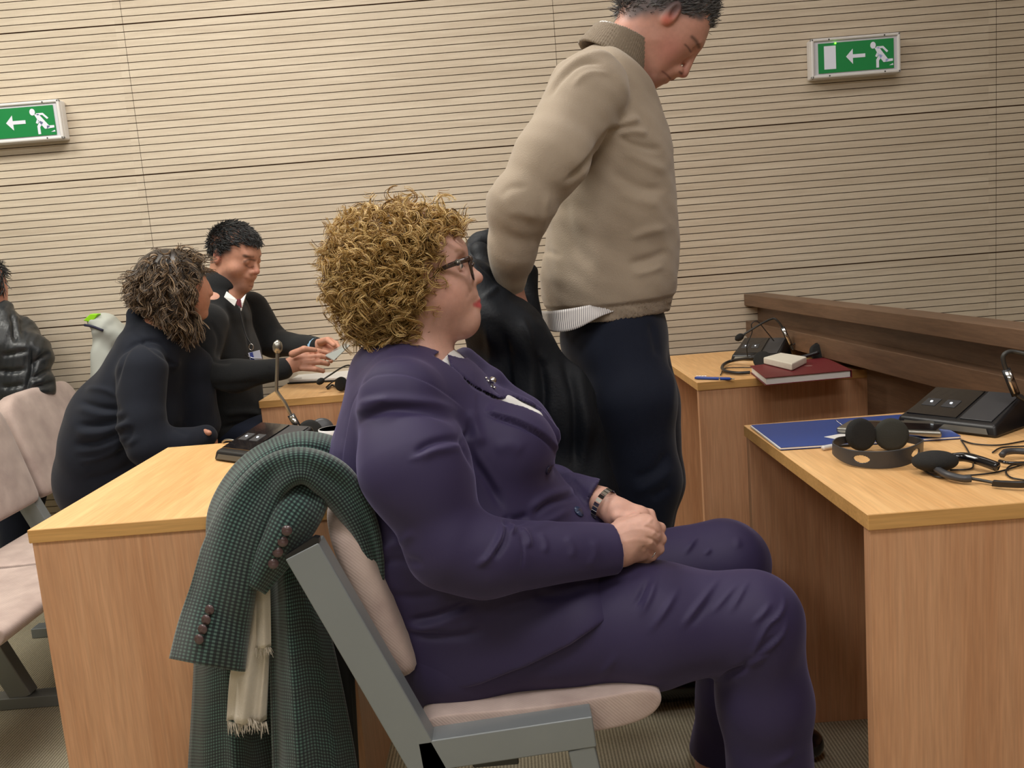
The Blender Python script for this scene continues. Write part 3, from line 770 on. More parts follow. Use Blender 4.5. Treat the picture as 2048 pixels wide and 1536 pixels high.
# --- body: one continuous figure
S = Sdf(); torso(S, .84); arm_near(S, .72); arm_far(S, .70); legs(S, .84); woman_head(S); hand_near(S); hand_far(S)
for y in (1.58, 1.89):
    a = np.array([.44, y, .055]); S.cone(a, a+np.array([.15, 0, -.015]), .038, .026, .03); S.cone(a+np.array([-.01, 0, .10]), a, .045, .040, .03)
bd = Skin(S, .0026, it=2); bd.base(SKN)
def faceink(k):
    for q in (-1, 1):
        k.tint([H_(960, 601), H_(943, 606, q*.021)], .0045, lin(178, 82, 84), .85, .4)
        k.tint([H_(962, 611), H_(944, 608, q*.020)], .0062, lin(200, 86, 90), .95, .35)
        k.tint([H_(896, 590, q*.055)], .030, lin(205, 140, 126), .35, .9)
        k.tint([H_(928, 507, q*.018), H_(916, 503, q*.042)], .0045, lin(160, 120, 98), .5, .9)
        k.tint([H_(920, 531, q*.030)], .008, lin(150, 106, 96), .5, .6)
    k.tint([H_(965, 558)], .010, lin(208, 140, 130), .4, .8)
faceink(bd)
for (a, b) in ((1302, 1046), (1312, 1064), (1308, 1084), (1296, 1100)): bd.tint([P(a, b, 1.55)], .010, lin(205, 138, 128), .5, .8)
bd.tint([P(1268, 1033, 1.62)], .007, lin(214, 120, 112), .8, .4)
for q_ in ([(1288, 1052), (1306, 1058), (1322, 1070)], [(1290, 1074), (1306, 1080), (1320, 1090)], [(1284, 1094), (1298, 1100), (1310, 1108)]):
    bd.fold(q_, -.0028, 3, y=(1.4, 1.7), taper=.15)
for q_ in ((1300, 1042), (1308, 1066), (1302, 1086), (1290, 1100)):
    bd.fold([(q_[0]-4, q_[1]-4), q_, (q_[0]+4, q_[1]+4)], .0020, 6, y=(1.4, 1.7), taper=.5)
bd.fold([(1236, 1086), (1270, 1080), (1300, 1082)], .0008, 4, y=(1.4, 1.7)); bd.fold([(1232, 1072), (1266, 1058), (1300, 1062)], .0008, 4, y=(1.4, 1.7))
bd.fold([(946, 578), (937, 590), (934, 600)], -.0008, 4, y=(1.5, 1.75))
bd.ink([(917, 526), (923, 528), (928, 532)], 1.6, lin(96, 66, 58), .8, .7, (1.55, 1.7)); bd.ink([(912, 502), (920, 500), (928, 506)], 2.6, lin(150, 112, 84), .6, .8, (1.55, 1.7))
bd.done(); body = bd.link('body', M['skin'], wo)
for y in (1.58, 1.89):
    a = np.array([.44, y, .05]); s_ = Sdf(); s_.cone(a+np.array([-.02, 0, .01]), a+np.array([.17, 0, -.012]), .048, .034, .03); s_.plane((0, 0, .004), (0, 0, -1), .004); Skin(s_, .006).link('shoe', M['glossblack'], wo)
# --- eyes
for q in (-1, 1):
    obj('eye', MB().ball(H_(914, 531.5, q*.031), .0112), mat('eye_white', lin(225, 215, 208), .2), wo, smooth=True)
    obj('iris', MB().ball(H_(921.5, 531.5, q*.031), .0056), mat('iris_grey', lin(80, 90, 90), .2), wo.children[-1] if False else wo, smooth=True)

# --- suit
M['suit'] = None
def suit_mat():
    mt, nt, b = newmat('purple_suiting'); b.inputs['Base Color'].default_value = lin(54, 46, 79); b.inputs['Roughness'].default_value = .62
    b.inputs['Sheen Weight'].default_value = .35; b.inputs['Sheen Roughness'].default_value = .4; b.inputs['Sheen Tint'].default_value = (.55, .5, .85, 1)
    b.inputs['Specular IOR Level'].default_value = .3
    tc = N(nt, 'ShaderNodeTexCoord'); n2 = N(nt, 'ShaderNodeTexNoise', Scale=1400.0, Detail=2.0); nt.links.new(tc.outputs['Object'], n2.inputs['Vector'])
    bp = N(nt, 'ShaderNodeBump', Strength=.15, Distance=.0006); nt.links.new(n2.outputs['Fac'], bp.inputs['Height']); nt.links.new(bp.outputs['Normal'], b.inputs['Normal'])
    return mt
M['suit'] = suit_mat()
T = Sdf(); legs(T); T.off = .002
T.plane(np.array([0, 0, .035]), (0, 0, -1), .004)
tr = Skin(T, .0036, it=2)
for pts, a, w_ in (([(1315, 1150), (1300, 1195), (1278, 1240)], .006, 6), ([(1300, 1150), (1282, 1190), (1262, 1225)], -.005, 6),
                   ([(1361, 1168), (1334, 1215), (1292, 1275)], .006, 7), ([(1446, 1147), (1405, 1200), (1355, 1265)], .0065, 7), ([(1430, 1190), (1395, 1235), (1368, 1265)], -.003, 7),
                   ([(1481, 1164), (1452, 1194), (1420, 1232)], .0045, 5), ([(1500, 1158), (1482, 1190), (1458, 1230)], .0045, 5), ([(1544, 1198), (1528, 1225), (1500, 1254)], .0055, 6),
                   ([(1562, 1172), (1568, 1205), (1556, 1232), (1533, 1253), (1508, 1300), (1488, 1336)], .0065, 5.5), ([(1578, 1230), (1566, 1265), (1538, 1295), (1500, 1318)], .005, 5), ([(1560, 1262), (1535, 1285), (1510, 1310)], -.004, 5),
                   ([(1505, 1305), (1490, 1335), (1455, 1352), (1420, 1370)], -.011, 7), ([(1545, 1305), (1510, 1322), (1475, 1348)], .005, 6), ([(1600, 1490), (1575, 1515), (1530, 1536)], .004, 9),
                   ([(1240, 1300), (1215, 1335), (1190, 1360)], .003, 8), ([(1398, 1070), (1382, 1092), (1365, 1114)], .006, 5), ([(1424, 1096), (1408, 1112)], .004, 4), ([(1470, 1070), (1480, 1100)], .003, 8)):
    tr.fold(pts, a*1.05, w_*.9, taper=.45)
tr.wave(.0025, 14, 3); tr.done(); tr.link('trousers', M['suit'], wo)

J = Sdf(); torso(J)
# skirt of the jacket lying over hips and upper thighs
J.cone(P(925, 1290, 1.60), P(1150, 1262, 1.565), px(130, 1.6), px(132, 1.56), .05)
J.cone(P(925, 1240, 1.82), P(1120, 1200, 1.84), .125, .118, .05)
J.cone(P(1000, 1120, 1.70), P(1130, 1130, 1.70), .13, .115, .05, 1.3)
HEM = [(1320, 1000), (1302, 1118), (1290, 1155), (1215, 1238), (1140, 1290), (1050, 1335), (960, 1368), (895, 1384), (860, 1385)]
J.pix(HEM+[(840, 1500), (1700, 1500), (1700, 1000)], k=.002)
J.cone(P(765, 742, 1.70), P(868, 728, 1.70), .058, .040, .03, 1.3)
J.cone(P(845, 640, 1.70), P(862, 712, 1.70), .062, .066, .004, op='s')
J.pix([(866, 712), (890, 700), (903, 737), (952, 774), (1000, 797), (1030, 796), (1070, 812), (1082, 830), (1070, 828), (1035, 817), (1000, 803), (950, 778), (902, 745)], y0=1.60, y1=1.755, k=.002)
J.chain([P(930, 718, 1.80), P(985, 762, 1.79), P(1058, 820, 1.78), P(1098, 868, 1.76)], [.022, .022, .020, .02], .015)
A = Sdf(); arm_near(A)
A.plane(P(1227, 1098, 1.54), P(1232, 1094, 1.54)-P(1150, 1104, 1.515), .003)
A.cone(P(1170, 1096, 1.532), P(1260, 1088, 1.56), .036, .038, .003, op='s')
B = Sdf(); arm_far(B)
B.pix([(1206, 950), (1185, 985), (1158, 1040), (1400, 1040), (1400, 950)], k=.003)
B.cone(P(1176, 998, 1.75), P(1222, 1010, 1.69), .036, .038, .003, op='s')
J0 = Sdf(); J0.group(J, .02); J0.group(A, .016); J0.group(B, .016)
jk = Skin(J0, .0034, it=2)
jk.done(); jk.link('jacket', M['suit'], wo)
Bl = Sdf(); torso(Bl, .93); Bl.cone(P(840, 728, 1.70), P(875, 790, 1.70), .068, .085, .02)
Bl.chain([P(892, 735, 1.70), P(950, 785, 1.72), P(1010, 818, 1.72), P(1066, 840, 1.72)], [.022, .02, .026, .022], .01)
Bl.plane(P(880, 722, 1.7), (-.75, 0, .66), .002)
bl = Skin(Bl, .005); bl.link('blouse', M['white'], wo)
# --- hair
def curl_locks(P0, DIR, rs, L, R_, turns, nstr, spread, rad, pal, k=26, droop=0.0, jit=.3):
    n = len(P0); out = []; cols = []; rads = []
    for s in range(nstr):
        t = np.linspace(0, 1, k)[None, :, None]
        d = DIR/np.linalg.norm(DIR, axis=1)[:, None]
        a = np.cross(d, rs.normal(size=(n, 3))); a /= np.linalg.norm(a, axis=1)[:, None]; b = np.cross(d, a)
        if s == 0: A0, B0, ph = a, b, rs.rand(n)*6.28; LL = L*(.6+.8*rs.rand(n)); RR = R_*(.6+.8*rs.rand(n)); TT = turns*(.7+.6*rs.rand(n)); hand = np.where(rs.rand(n) < .5, 1, -1)
        off = rs.normal(size=(n, 3))*spread; ph_s = ph+rs.normal(size=n)*.16; Rj = RR*(1+rs.normal(size=n)*.10)
        w = ph_s[:, None]+TT[:, None]*2*pi*t[..., 0]*hand[:, None]
        env = np.clip(t*5, 0, 1)*(1-.25*t)
        p = P0[:, None]+off[:, None]*(.4+t)+d[:, None]*t*LL[:, None, None]+env*Rj[:, None, None]*(A0[:, None]*np.cos(w)[..., None]+B0[:, None]*np.sin(w)[..., None])
        p[..., 2] -= droop*(t[..., 0]**2)
        out.append(p); c = pal(rs, n); cols.append(c); rads.append(rad*(.7+.6*rs.rand(n)))
    return np.concatenate(out), np.concatenate(rads), np.concatenate(cols)
HP = [(800, 388), (850, 392), (895, 408), (925, 432), (944, 470), (946, 502), (936, 503), (926, 480), (912, 458), (893, 446), (880, 462), (884, 500), (880, 520), (886, 548), (878, 585), (866, 608), (855, 640), (850, 675), (825, 698), (760, 700), (705, 682), (665, 635), (640, 570), (636, 510), (655, 462), (700, 418), (750, 393)]
def ellpts(rs, c, r, n):
    d = rs.normal(size=(n, 3)); d /= np.linalg.norm(d, axis=1)[:, None]; return c+d*r, d/np.array(r)/np.linalg.norm(d/np.array(r), axis=1)[:, None]
rs = np.random.RandomState(5)
parts = [(H_(775, 548), (px(112), .108, px(128)), 2300), (H_(848, 478), (px(66), .082, px(56)), 560), (H_(812, 622), (px(40), .080, px(66)), 420)]
hull = Sdf(); hull.ell(H_(777, 548), (px(106), .102, px(122)), .03); hull.ell(H_(842, 482), (px(66), .076, px(54)), .03)
fm = np.array([(895, 450), (884, 470), (888, 548), (872, 590), (858, 640), (850, 720), (1000, 720), (1000, 500), (940, 500), (918, 468)], float)
hull.pix(fm, k=.006); hk = Skin(hull, .004, it=2); hk.base(lin(88, 64, 34))
a_, n_ = [], []
for c, r, n in parts:
    p, d = ellpts(rs, c, r, n); u, v = proj(p); ok = poly_sd(u, v, np.array(HP, float)) < 4
    # hair hugs the face on both cheeks, leaves the face front free
    ok &= ~((p[:, 0] > H_(884, 500)[0]) & (p[:, 2] < H_(884, 470)[2]) & (p[:, 1] < WYC+.05))
    if c is parts[1][0]: ok &= p[:, 2] > H_(800, 505)[2]-.0
    # only the outer shell of the union
    for o in parts:
        if o[0] is not c: ok &= np.linalg.norm((p-o[0])/np.array(o[1]), axis=1) > .93
    a_.append(p[ok]); n_.append(d[ok])
P0 = np.concatenate(a_); ND = np.concatenate(n_)
down = np.array([-.1, 0, -1.]); tg = down-ND*(ND@down)[:, None]; tg /= np.linalg.norm(tg, axis=1)[:, None]+.2
DIR = tg*.95+ND*.12+rs.normal(size=P0.shape)*.22
def blond(rs, n):
    t = rs.rand(n, 1)**1.2; c = np.array(lin(158, 116, 52)[:3])*(1-t)+np.array(lin(240, 208, 140)[:3])*t
    dk = rs.rand(n, 1) < .12; return np.where(dk, np.array(lin(112, 80, 38)[:3]), c)
pt, rd, cl = curl_locks(P0-ND*.014, DIR, rs, .056, .0112, 1.85, 6, .0019, .00105, blond)
# stray curls standing off the outline
sel = rs.rand(len(P0)) < .22
p2, r2, c2_ = curl_locks(P0[sel], DIR[sel]*.5+ND[sel]*.9+rs.normal(size=(sel.sum(), 3))*.5, rs, .024, .008, 1.3, 2, .001, .00045, blond)
u, v = proj(pt.reshape(-1, 3)); keep = (poly_sd(u, v, np.array([(890, 462), (890, 550), (878, 600), (864, 645), (858, 700), (980, 720), (980, 506), (950, 506), (935, 500), (922, 482), (908, 464)], float)) > -2).reshape(pt.shape[:2]).mean(1) > .82
pt, rd, cl = pt[keep], rd[keep], cl[keep]
# locks get darker the lower they start towards the nape
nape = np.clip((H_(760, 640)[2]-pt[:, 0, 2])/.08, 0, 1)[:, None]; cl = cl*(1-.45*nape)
pt = np.concatenate([pt, p2]); rd = np.concatenate([rd, r2]); cl = np.concatenate([cl, c2_])
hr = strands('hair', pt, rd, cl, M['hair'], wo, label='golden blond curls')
hk.link('hair_underlayer', M['hair'], hr)
# --- glasses
tort = mat('tortoiseshell', lin(58, 38, 32), .22, noise=.75, nscale=110, coat=.5)
gl = thing('glasses', H_(930, 530), None, None); gl.parent = wo; gl.location = tuple(H_(930, 530)-np.array(wo.location))
def rim(q):
    pts = []
    for k in range(25):
        a = 2*pi*k/24; ca, sa = cos(a), sin(a)
        ey = .0275*np.sign(ca)*abs(ca)**.75; ez = px(21)*np.sign(sa)*abs(sa)**.75
        pts.append(H_(943+ez/px(21)*-3.5, 536, q*.034)+np.array([0, q*ey, ez+(.003*ca if ca > 0 else 0)]))
    return pts
for q in (-1, 1):
    obj('rim', MB().tube(rim(q), .0024, 8, flat=1.3, cap=False), tort, gl, smooth=True)
    obj('temple', MB().tube([H_(942, 516, q*.066), H_(930, 520, q*.071), H_(905, 529, q*.073), H_(878, 541, q*.074)], [.0050, .0050, .0046, .0032], 8, flat=.5, up=(0, 1, 0)), tort, gl, smooth=True)
    obj('hinge_ornament', MB().lathe(H_(919, 524, q*.0735), (0, q, 0), [(0, .006), (.0025, .006), (.003, .0045), (.0015, .0042), (.0035, .0015), (.004, 0)], 20), M['steel'], gl, smooth=True)
    L_ = rim(q); c = sum(L_[:-1])/24
    obj('lens', MB().add([tuple(x) for x in L_[:-1]], [tuple(range(24))]), mat('lens_glass', (1, 1, 1, 1), .02, trans=1, alpha=.25), gl)
obj('bridge', MB().tube([H_(944, 531, -.0085), H_(947, 527, 0), H_(944, 531, .0085)], .0024, 8), tort, gl, smooth=True)
# --- jacket creases
jk.V = relax(jk.V, jk.F, 1); jk.done()
near = (1.2, 1.75)
LAP = [(1098, 932), (1112, 918), (1112, 901), (1090, 878), (1064, 861), (1027, 843), (990, 832), (969, 820)]
jk.step(LAP, .0095, 1.5, 50, y=near)
jk.fold([(969, 822), (1000, 837), (1064, 864), (1092, 882), (1110, 905)], -.006, 3, y=near)
jk.step([(932, 822), (904, 796), (869, 771), (812, 748), (763, 746), (735, 758), (704, 797), (692, 848), (686, 905)], -.004, 2.2, 26, y=near)
jk.fold([(932, 822), (904, 796), (869, 771), (812, 748), (763, 746), (735, 758), (704, 797), (692, 848), (684, 915), (688, 950)], -.0022, 2.4, y=near, taper=.1)
for pts, a, w_, sd in (
    ([(700, 850), (735, 834), (777, 818), (840, 821), (889, 833), (925, 852)], -.009, 9, -1),
    ([(716, 808), (750, 800), (783, 799)], .004, 7, 0),
    ([(823, 911), (858, 889), (898, 879), (935, 881)], -.008, 8, 1),
    ([(812, 925), (860, 905), (912, 898)], .003, 6, 0),
    ([(936, 815), (940, 860), (931, 883), (952, 926), (984, 975), (1012, 1032)], -.010, 9, 0),
    ([(945, 900), (975, 945), (1002, 990)], .003, 9, 0),
    ([(1004, 1042), (1000, 1076), (975, 1115), (948, 1136)], .008, 6, 0),
    ([(1012, 1050), (1010, 1080), (985, 1122)], -.006, 6, 0),
    ([(1014, 1032), (1026, 1052), (1020, 1072)], .006, 5, 0),
    ([(1040, 1052), (1056, 1075), (1058, 1098)], .006, 6, 0), ([(1040, 1066), (1046, 1100), (1044, 1140)], -.003, 3, 0),
    ([(1080, 1060), (1092, 1085), (1090, 1110)], .003, 6, 0), ([(1130, 1070), (1146, 1095), (1142, 1120)], .003, 7, 0), ([(1185, 1075), (1192, 1105), (1176, 1140)], .0025, 8, 0),
    ([(935, 815), (950, 850), (968, 895)], .006, 11, 0), ([(985, 900), (1020, 890), (1050, 905)], .003, 14, 0),
    ([(1062, 1036), (1095, 1008), (1140, 993), (1160, 985)], -.008, 7, -1),
    ([(1040, 1048), (1075, 1050), (1110, 1036), (1150, 1012)], .004, 8, 0),
    ([(1000, 1042), (1030, 1040), (1060, 1030)], -.008, 8, 0),
    ([(807, 1243), (860, 1236), (910, 1220), (954, 1199)], -.009, 8, 1),
    ([(800, 1262), (860, 1272), (915, 1272), (980, 1255)], -.007, 9, -1),
    ([(770, 1190), (830, 1195), (890, 1190)], -.004, 10, 0),
    ([(1060, 1190), (1120, 1190), (1190, 1172)], -.004, 10, 0),
    ([(752, 1100), (800, 1085), (830, 1060)], .004, 10, 0), ([(745, 1130), (800, 1120), (850, 1135)], -.004, 9, 0),
    ([(1105, 935), (1140, 950), (1170, 968)], .002, 6, 0)):
    jk.fold(pts, a, w_, sd, y=(1.2, 1.8))
jk.wave(.0030, 13, 8); jk.done(); me_ = jk.o.data; me_.vertices.foreach_set('co', (jk.V-wloc(jk.o.parent)).astype(np.float32).ravel()); me_.update()
# hem thickness line, buttons, brooch
def disc(name, c, n, r, mt, parent, holes=True, label=None, th=.002):
    n = np.array(n, float); n /= np.linalg.norm(n)
    mb = MB().lathe(np.array(c)-n*th*.2, n, [(0, r*.9), (th*.4, r), (th, r*.95), (th*.8, r*.72), (th*.55, r*.68), (th*.55, 0)], 20)
    o = obj(name, mb, mt, parent, smooth=True, label=label)
    if holes:
        a = np.cross(n, (0, 0, 1.)); a /= np.linalg.norm(a); b = np.cross(n, a)
        h = MB()
        for i, j in ((1, 1), (1, -1), (-1, 1), (-1, -1)): h.ball(np.array(c)+n*th*.42+(a*i+b*j)*r*.2, r*.11, nu=8, nv=6)
        obj('button_hole', h, M['black'], o)
    return o
def on(sk, u, v, lift=0.0, rad=4):
    """point of a garment seen at a pixel"""
    d = np.hypot(sk.u-u, sk.v-v)+np.where(sk.fc < .1, 1e4, 0); i = np.argsort(d)[:12]; i = i[sk.V[i, 1] <= sk.V[i, 1].min()+.02]
    return sk.V[i].mean(0)+sk.N[i].mean(0)*lift, sk.N[i].mean(0)
c, n = on(jk, 1157, 1024, .001); disc('jacket_button', c, n, .0115, mat('blue_button', lin(44, 62, 96), .25, coat=.4), wo)
c, n = on(jk, 1096, 940, .001); disc('jacket_button', c, n, .009, mat('dark_button', lin(40, 36, 60), .25), wo)
c, n = on(jk, 977, 765, .003)
br = MB(); a = np.array([0, 0, 1.])
br.ball(c+np.array([.006, 0, .002]), .0075)
for du, dz in ((-.012, .008), (-.009, .003), (-.006, .007), (-.012, -.001), (-.004, -.004), (.002, -.010), (.008, -.012), (-.002, .001)): br.ball(c+np.array([du, 0, dz]), .0032)
br.tube([c+np.array([-.012, 0, .008]), c+np.array([0, 0, 0]), c+np.array([.010, 0, -.014])], .0012, 6)
obj('brooch', br, M['chrome'], wo, smooth=True)
# watch bracelet on the far wrist, ring on near hand
W0 = P(1206, 1008, 1.672); ax = P(1232, 1024, 1.66)-P(1170, 986, 1.70); ax /= np.linalg.norm(ax)
e1 = np.cross(ax, (0, 0, 1.)); e1 /= np.linalg.norm(e1); e2 = np.cross(ax, e1)
brc = thing('bracelet', W0, None, None); brc.parent = wo; brc.location = tuple(W0-np.array(wo.location))
for k in range(22):
    a = 2*pi*k/22; rr = .0300; c = W0+(e1*cos(a)+e2*sin(a))*rr; nrm = e1*cos(a)+e2*sin(a); tg = -e1*sin(a)+e2*cos(a)
    mb = MB().prism([c+ax*.0055+tg*.0036, c+ax*.0055-tg*.0036, c-ax*.0055-tg*.0036, c-ax*.0055+tg*.0036], nrm*.0022)
    obj('bracelet_link', mb, M['chrome'] if k % 3 == 0 else M['glossblack'] if k % 3 == 1 else M['steel'], brc)
rc = P(1306, 1106, 1.552); obj('ring', MB().tube([rc+np.array([.0098*cos(a)*.6, .0098*sin(a), .0098*cos(a)*.8]) for a in np.linspace(0, 2*pi, 17)], .0012, 6, cap=False), M['chrome'], wo, smooth=True)
obj('ring_stone', MB().ball(P(1315, 1100, 1.545), .0038, (1, 1, .8), 8, 5), M['chrome'], wo)
# ================================================================== standing man in the beige jumper
MY = 2.30
mn = thing('person', (.26, MY, 0), 'standing man in beige half-zip jumper and dark trousers, head bowed, dark jacket over his arm', 'person')
def pm(n, y=MY): return n*y/F_PX
def G_(u, v, dy=0): return P(u, v, MY)+np.array([0, dy, 0])
S = Sdf()
# head bowed: crown to the upper right, chin down at (1300,178)
ax_f = np.array([.62, 0, -.78])       # face looks this way (down right)
ax_u = np.array([.78, 0, .62])        # towards the crown
AXH = [(.745, 0, .667), (0, 1, 0), (.667, 0, -.745)]
S.ell(G_(1335, 6), (pm(89), .076, pm(84)), .02)
S.ell(G_(1338, 96), (pm(76), .063, pm(37)), .03, ax=AXH)
S.ell(G_(1365, 62), (pm(44), .060, pm(46)), .03)
S.cone(G_(1308, 95), G_(1304, 154), pm(34), pm(19), .025, 1.5)                # jaw to chin
S.ball(G_(1303, 164), pm(14), .012, 1.3)
S.cone(G_(1391, 90), G_(1387, 97), pm(11), pm(10), .015, 2.8)                   # brow
S.cone(G_(1386, 110), G_(1369, 144), pm(6.5), pm(8.5), .008)                     # nose
S.ball(G_(1366.5, 147), pm(8.5), .005, 1.1)
for q in (-1, 1): S.ball(G_(1357, 142, q*.013), pm(7.5), .005); S.ball(G_(1361, 152, q*.008), pm(2.6), .003, op='s')
S.cone(G_(1345, 143), G_(1322, 154), pm(13), pm(13), .014, 1.6)
for q in (-1, 1):
    S.cone(G_(1345, 154), G_(1335, 143, q*.022), pm(5.5), pm(3), .004); S.cone(G_(1331, 160), G_(1326, 149, q*.021), pm(6.5), pm(3), .004)
    S.ball(G_(1387, 108, q*.032), pm(9), .010, op='s'); S.ball(G_(1371, 97, q*.031), .0125, .003)
    S.ell(G_(1333, 41, q*.076), (.030, .012, .017), .004, ax=[(.64, 0, .77), (0, 1, 0), (.77, 0, -.64)]); S.ell(G_(1336, 42, q*.085), (.019, .006, .009), .004, op='s', ax=[(.64, 0, .77), (0, 1, 0), (.77, 0, -.64)])
S.cone(G_(1297, 52), G_(1240, 112), pm(52), pm(47), .035)                         # neck
S.cone(G_(1240, 112), G_(1208, 200), pm(47), .065, .03, 1.1)
S.cone(G_(1205, 240), G_(1215, 420), .10, .11, .05, 1.35); S.cone(G_(1215, 420), G_(1220, 640), .11, .095, .05, 1.15)
def m_arms(S, f):
    S.chain([P(1165, 190, 2.12), P(1090, 330, 2.03), P(1035, 415, 2.02)], [.075*f, .066*f, .064*f], .03)
    S.chain([P(1040, 410, 2.02), P(1024, 500, 2.05), P(1022, 590, 2.10)], [.064*f, .050*f, .032*f], .03)
    S.chain([P(1210, 200, 2.48), P(1235, 330, 2.55), P(1250, 440, 2.52), P(1290, 480, 2.42)], [.075*f, .06*f, .055*f, .04*f], .03)
m_arms(S, .72)
def m_legs(S, f):
    for y, du in ((2.20, 0), (2.40, 14)):
        S.chain([P(1235+du, 650, 2.23 if y < 2.3 else 2.37), P(1262+du, 800, y), P(1285+du, 960, y), P(1270, 1160, y), P(1285, 1350, y)], [.098*f, .108*f, .092*f, .074*f, .066*f], .03)
m_legs(S, .85)
for y in (2.20, 2.40):
    a = P(1285, 1400, y); a[2] = .075; b = a+np.array([.20, 0, -.035]); S.cone(a, b, .045, .030, .02)
# hands: near one hidden under the jacket, far one in front of the belly
S.cone(P(1022, 590, 2.10), P(1040, 640, 2.12), .03, .034, .02)
for k in range(4): S.chain([P(1040+k*6, 640, 2.10+.012*k), P(1044+k*6, 672, 2.13+.01*k), P(1038+k*6, 684, 2.16)], [.010, .009, .008], .004)
S.chain([P(1028, 622, 2.12), P(1020, 645, 2.15)], [.012, .010], .004)
S.cone(P(1290, 480, 2.42), P(1300, 520, 2.40), .03, .032, .02)
for k in range(4): S.chain([P(1296, 530, 2.36+.02*k), P(1292, 556, 2.36+.02*k), P(1280, 570, 2.36+.02*k)], [.010, .009, .008], .004)
S.chain([P(1290, 510, 2.37), P(1280, 530, 2.34)], [.012, .010], .004)
mb_ = Skin(S, .003, it=2); mb_.base(lin(200, 148, 130))
mb_.tint([G_(1350, 22, -.08), G_(1322, 55, -.08)], .013, lin(222, 118, 100), .75, .6)
mb_.tint([G_(1330, 110, -.06)], .03, lin(196, 124, 112), .5, .9)
mb_.tint([G_(1364, 148)], .014, lin(196, 120, 116), .6, .7)
for q in (-1, 1):
    mb_.tint([G_(1403, 94, q*.008), G_(1398, 86, q*.03)], .0045, lin(84, 66, 60), .6, .7)
    mb_.tint([G_(1345, 157), G_(1336, 144, q*.022)], .005, lin(158, 92, 88), .7, .5); mb_.tint([G_(1330, 163), G_(1327, 150, q*.02)], .005, lin(164, 96, 90), .7, .5)
    mb_.tint([G_(1380, 101, q*.034)], .0035, lin(110, 76, 70), .8, .6)
    for a in ((1300, 150), (1285, 125), (1320, 160), (1300, 165)): mb_.tint([G_(*a, q*.03)], .018, lin(150, 112, 102), .35, .8)
# short cropped sides
for a, r in (((1330, 8), .05), ((1280, 8), .045), ((1250, 30), .028), ((1375, 20), .035), ((1395, 40), .02)):
    for q in (-1, 1): mb_.tint([G_(*a, q*.07)], r, lin(84, 80, 82), .9, .35)
mb_.tint([G_(1248, 22, -.05), G_(1248, 22, .05)], .024, lin(120, 100, 94), .6, .6)
NY = (1.9, 2.3)
mb_.ink([(1384, 74), (1392, 82), (1398, 94)], 3.2, lin(80, 62, 58), .75, .8, NY); mb_.ink([(1370, 89), (1376, 95), (1381, 103)], 1.6, lin(92, 60, 56), .8, .8, NY)
mb_.ink([(1359, 144), (1363, 147)], 2.2, lin(90, 50, 48), .8, .7, NY); mb_.ink([(1325, 143), (1333, 149), (1341, 158)], 1.6, lin(110, 64, 60), .8, .8, NY)
mb_.done(); mb_.link('body', M['skin'], mn)
# hair
rs = np.random.RandomState(11)
p, d = ellpts(rs, G_(1334, 8), (pm(94), .080, pm(88)), 11000)
u, v = proj(p)
ok = (poly_sd(u, v, np.array([(1236, 46), (1262, 32), (1300, 26), (1312, 18), (1350, 6), (1362, 34), (1372, 46), (1386, 28), (1402, 38), (1412, 74), (1430, 62), (1470, -90), (1330, -260), (1200, -120), (1228, 20)], float)) < 0)
p, d = p[ok], d[ok]; fl = np.array([.75, 0, .1]); DIR = (fl-d*(d@fl)[:, None])+d*.12+rs.normal(size=p.shape)*.18
def greyhair(rs, n):
    t = rs.rand(n, 1); c = np.array(lin(62, 62, 64)[:3])*(1-t)+np.array(lin(150, 148, 146)[:3])*t**2; return c
pt, rd, cl = curl_locks(p-d*.004, DIR, rs, .022, .0012, .6, 1, .0006, .0011, greyhair, k=8)
strands('hair', pt, rd, cl, M['hair'], mn, label='short grey hair')
for q in (-1, 1): obj('eye', MB().ball(G_(1369, 95.5, q*.031), .0115), mat('eye_white', lin(225, 215, 208), .2), mn, smooth=True)

# --- jumper
def knit(name, c, sh=.25):
    mt, nt, b = newmat(name); b.inputs['Roughness'].default_value = .95; b.inputs['Sheen Weight'].default_value = sh
    tc = N(nt, 'ShaderNodeTexCoord'); n = N(nt, 'ShaderNodeTexNoise', Scale=9.0, Detail=3.0); nt.links.new(tc.outputs['Object'], n.inputs['Vector'])
    mx = N(nt, 'ShaderNodeMix', data_type='RGBA'); mx.inputs[6].default_value = tuple(x*.92 for x in c[:3])+(1,); mx.inputs[7].default_value = tuple(min(1, x*1.08) for x in c[:3])+(1,)
    nt.links.new(n.outputs['Fac'], mx.inputs[0]); nt.links.new(mx.outputs[2], b.inputs['Base Color'])
    n2 = N(nt, 'ShaderNodeTexNoise', Scale=420.0, Detail=3.0); nt.links.new(tc.outputs['Object'], n2.inputs['Vector'])
    bp = N(nt, 'ShaderNodeBump', Strength=.5, Distance=.002); nt.links.new(n2.outputs['Fac'], bp.inputs['Height']); nt.links.new(bp.outputs['Normal'], b.inputs['Normal'])
    return mt
M['beige_knit'] = knit('beige_knit', lin(168, 153, 134)); M['beige_rib'] = knit('beige_rib', lin(138, 124, 106))
J = Sdf()
J.cone(G_(1222, 190), G_(1205, 270), .105, .135, .05, 1.35)
J.cone(G_(1205, 270), G_(1222, 420), .137, .148, .05, 1.25)
J.cone(G_(1222, 420), G_(1214, 560), .148, .163, .05, 1.12)
J.ell(G_(1250, 330), (.12, .15, .17), .05); J.ell(G_(1262, 500), (.115, .14, .13), .05)
J.cone(G_(1150, 170), G_(1130, 260), .06, .075, .05, 1.6)
J.cone(G_(1218, 158), G_(1210, 200), .080, .095, .04, 1.5)
J.ell(G_(1195, 640), (.21, .2, .02), .01, op='s') if False else None
J.cone(G_(1218, 560), G_(1214, 640), .158, .150, .04, 1.12)
J.plane(G_(1200, 636), (.03, 0, -1), .006)
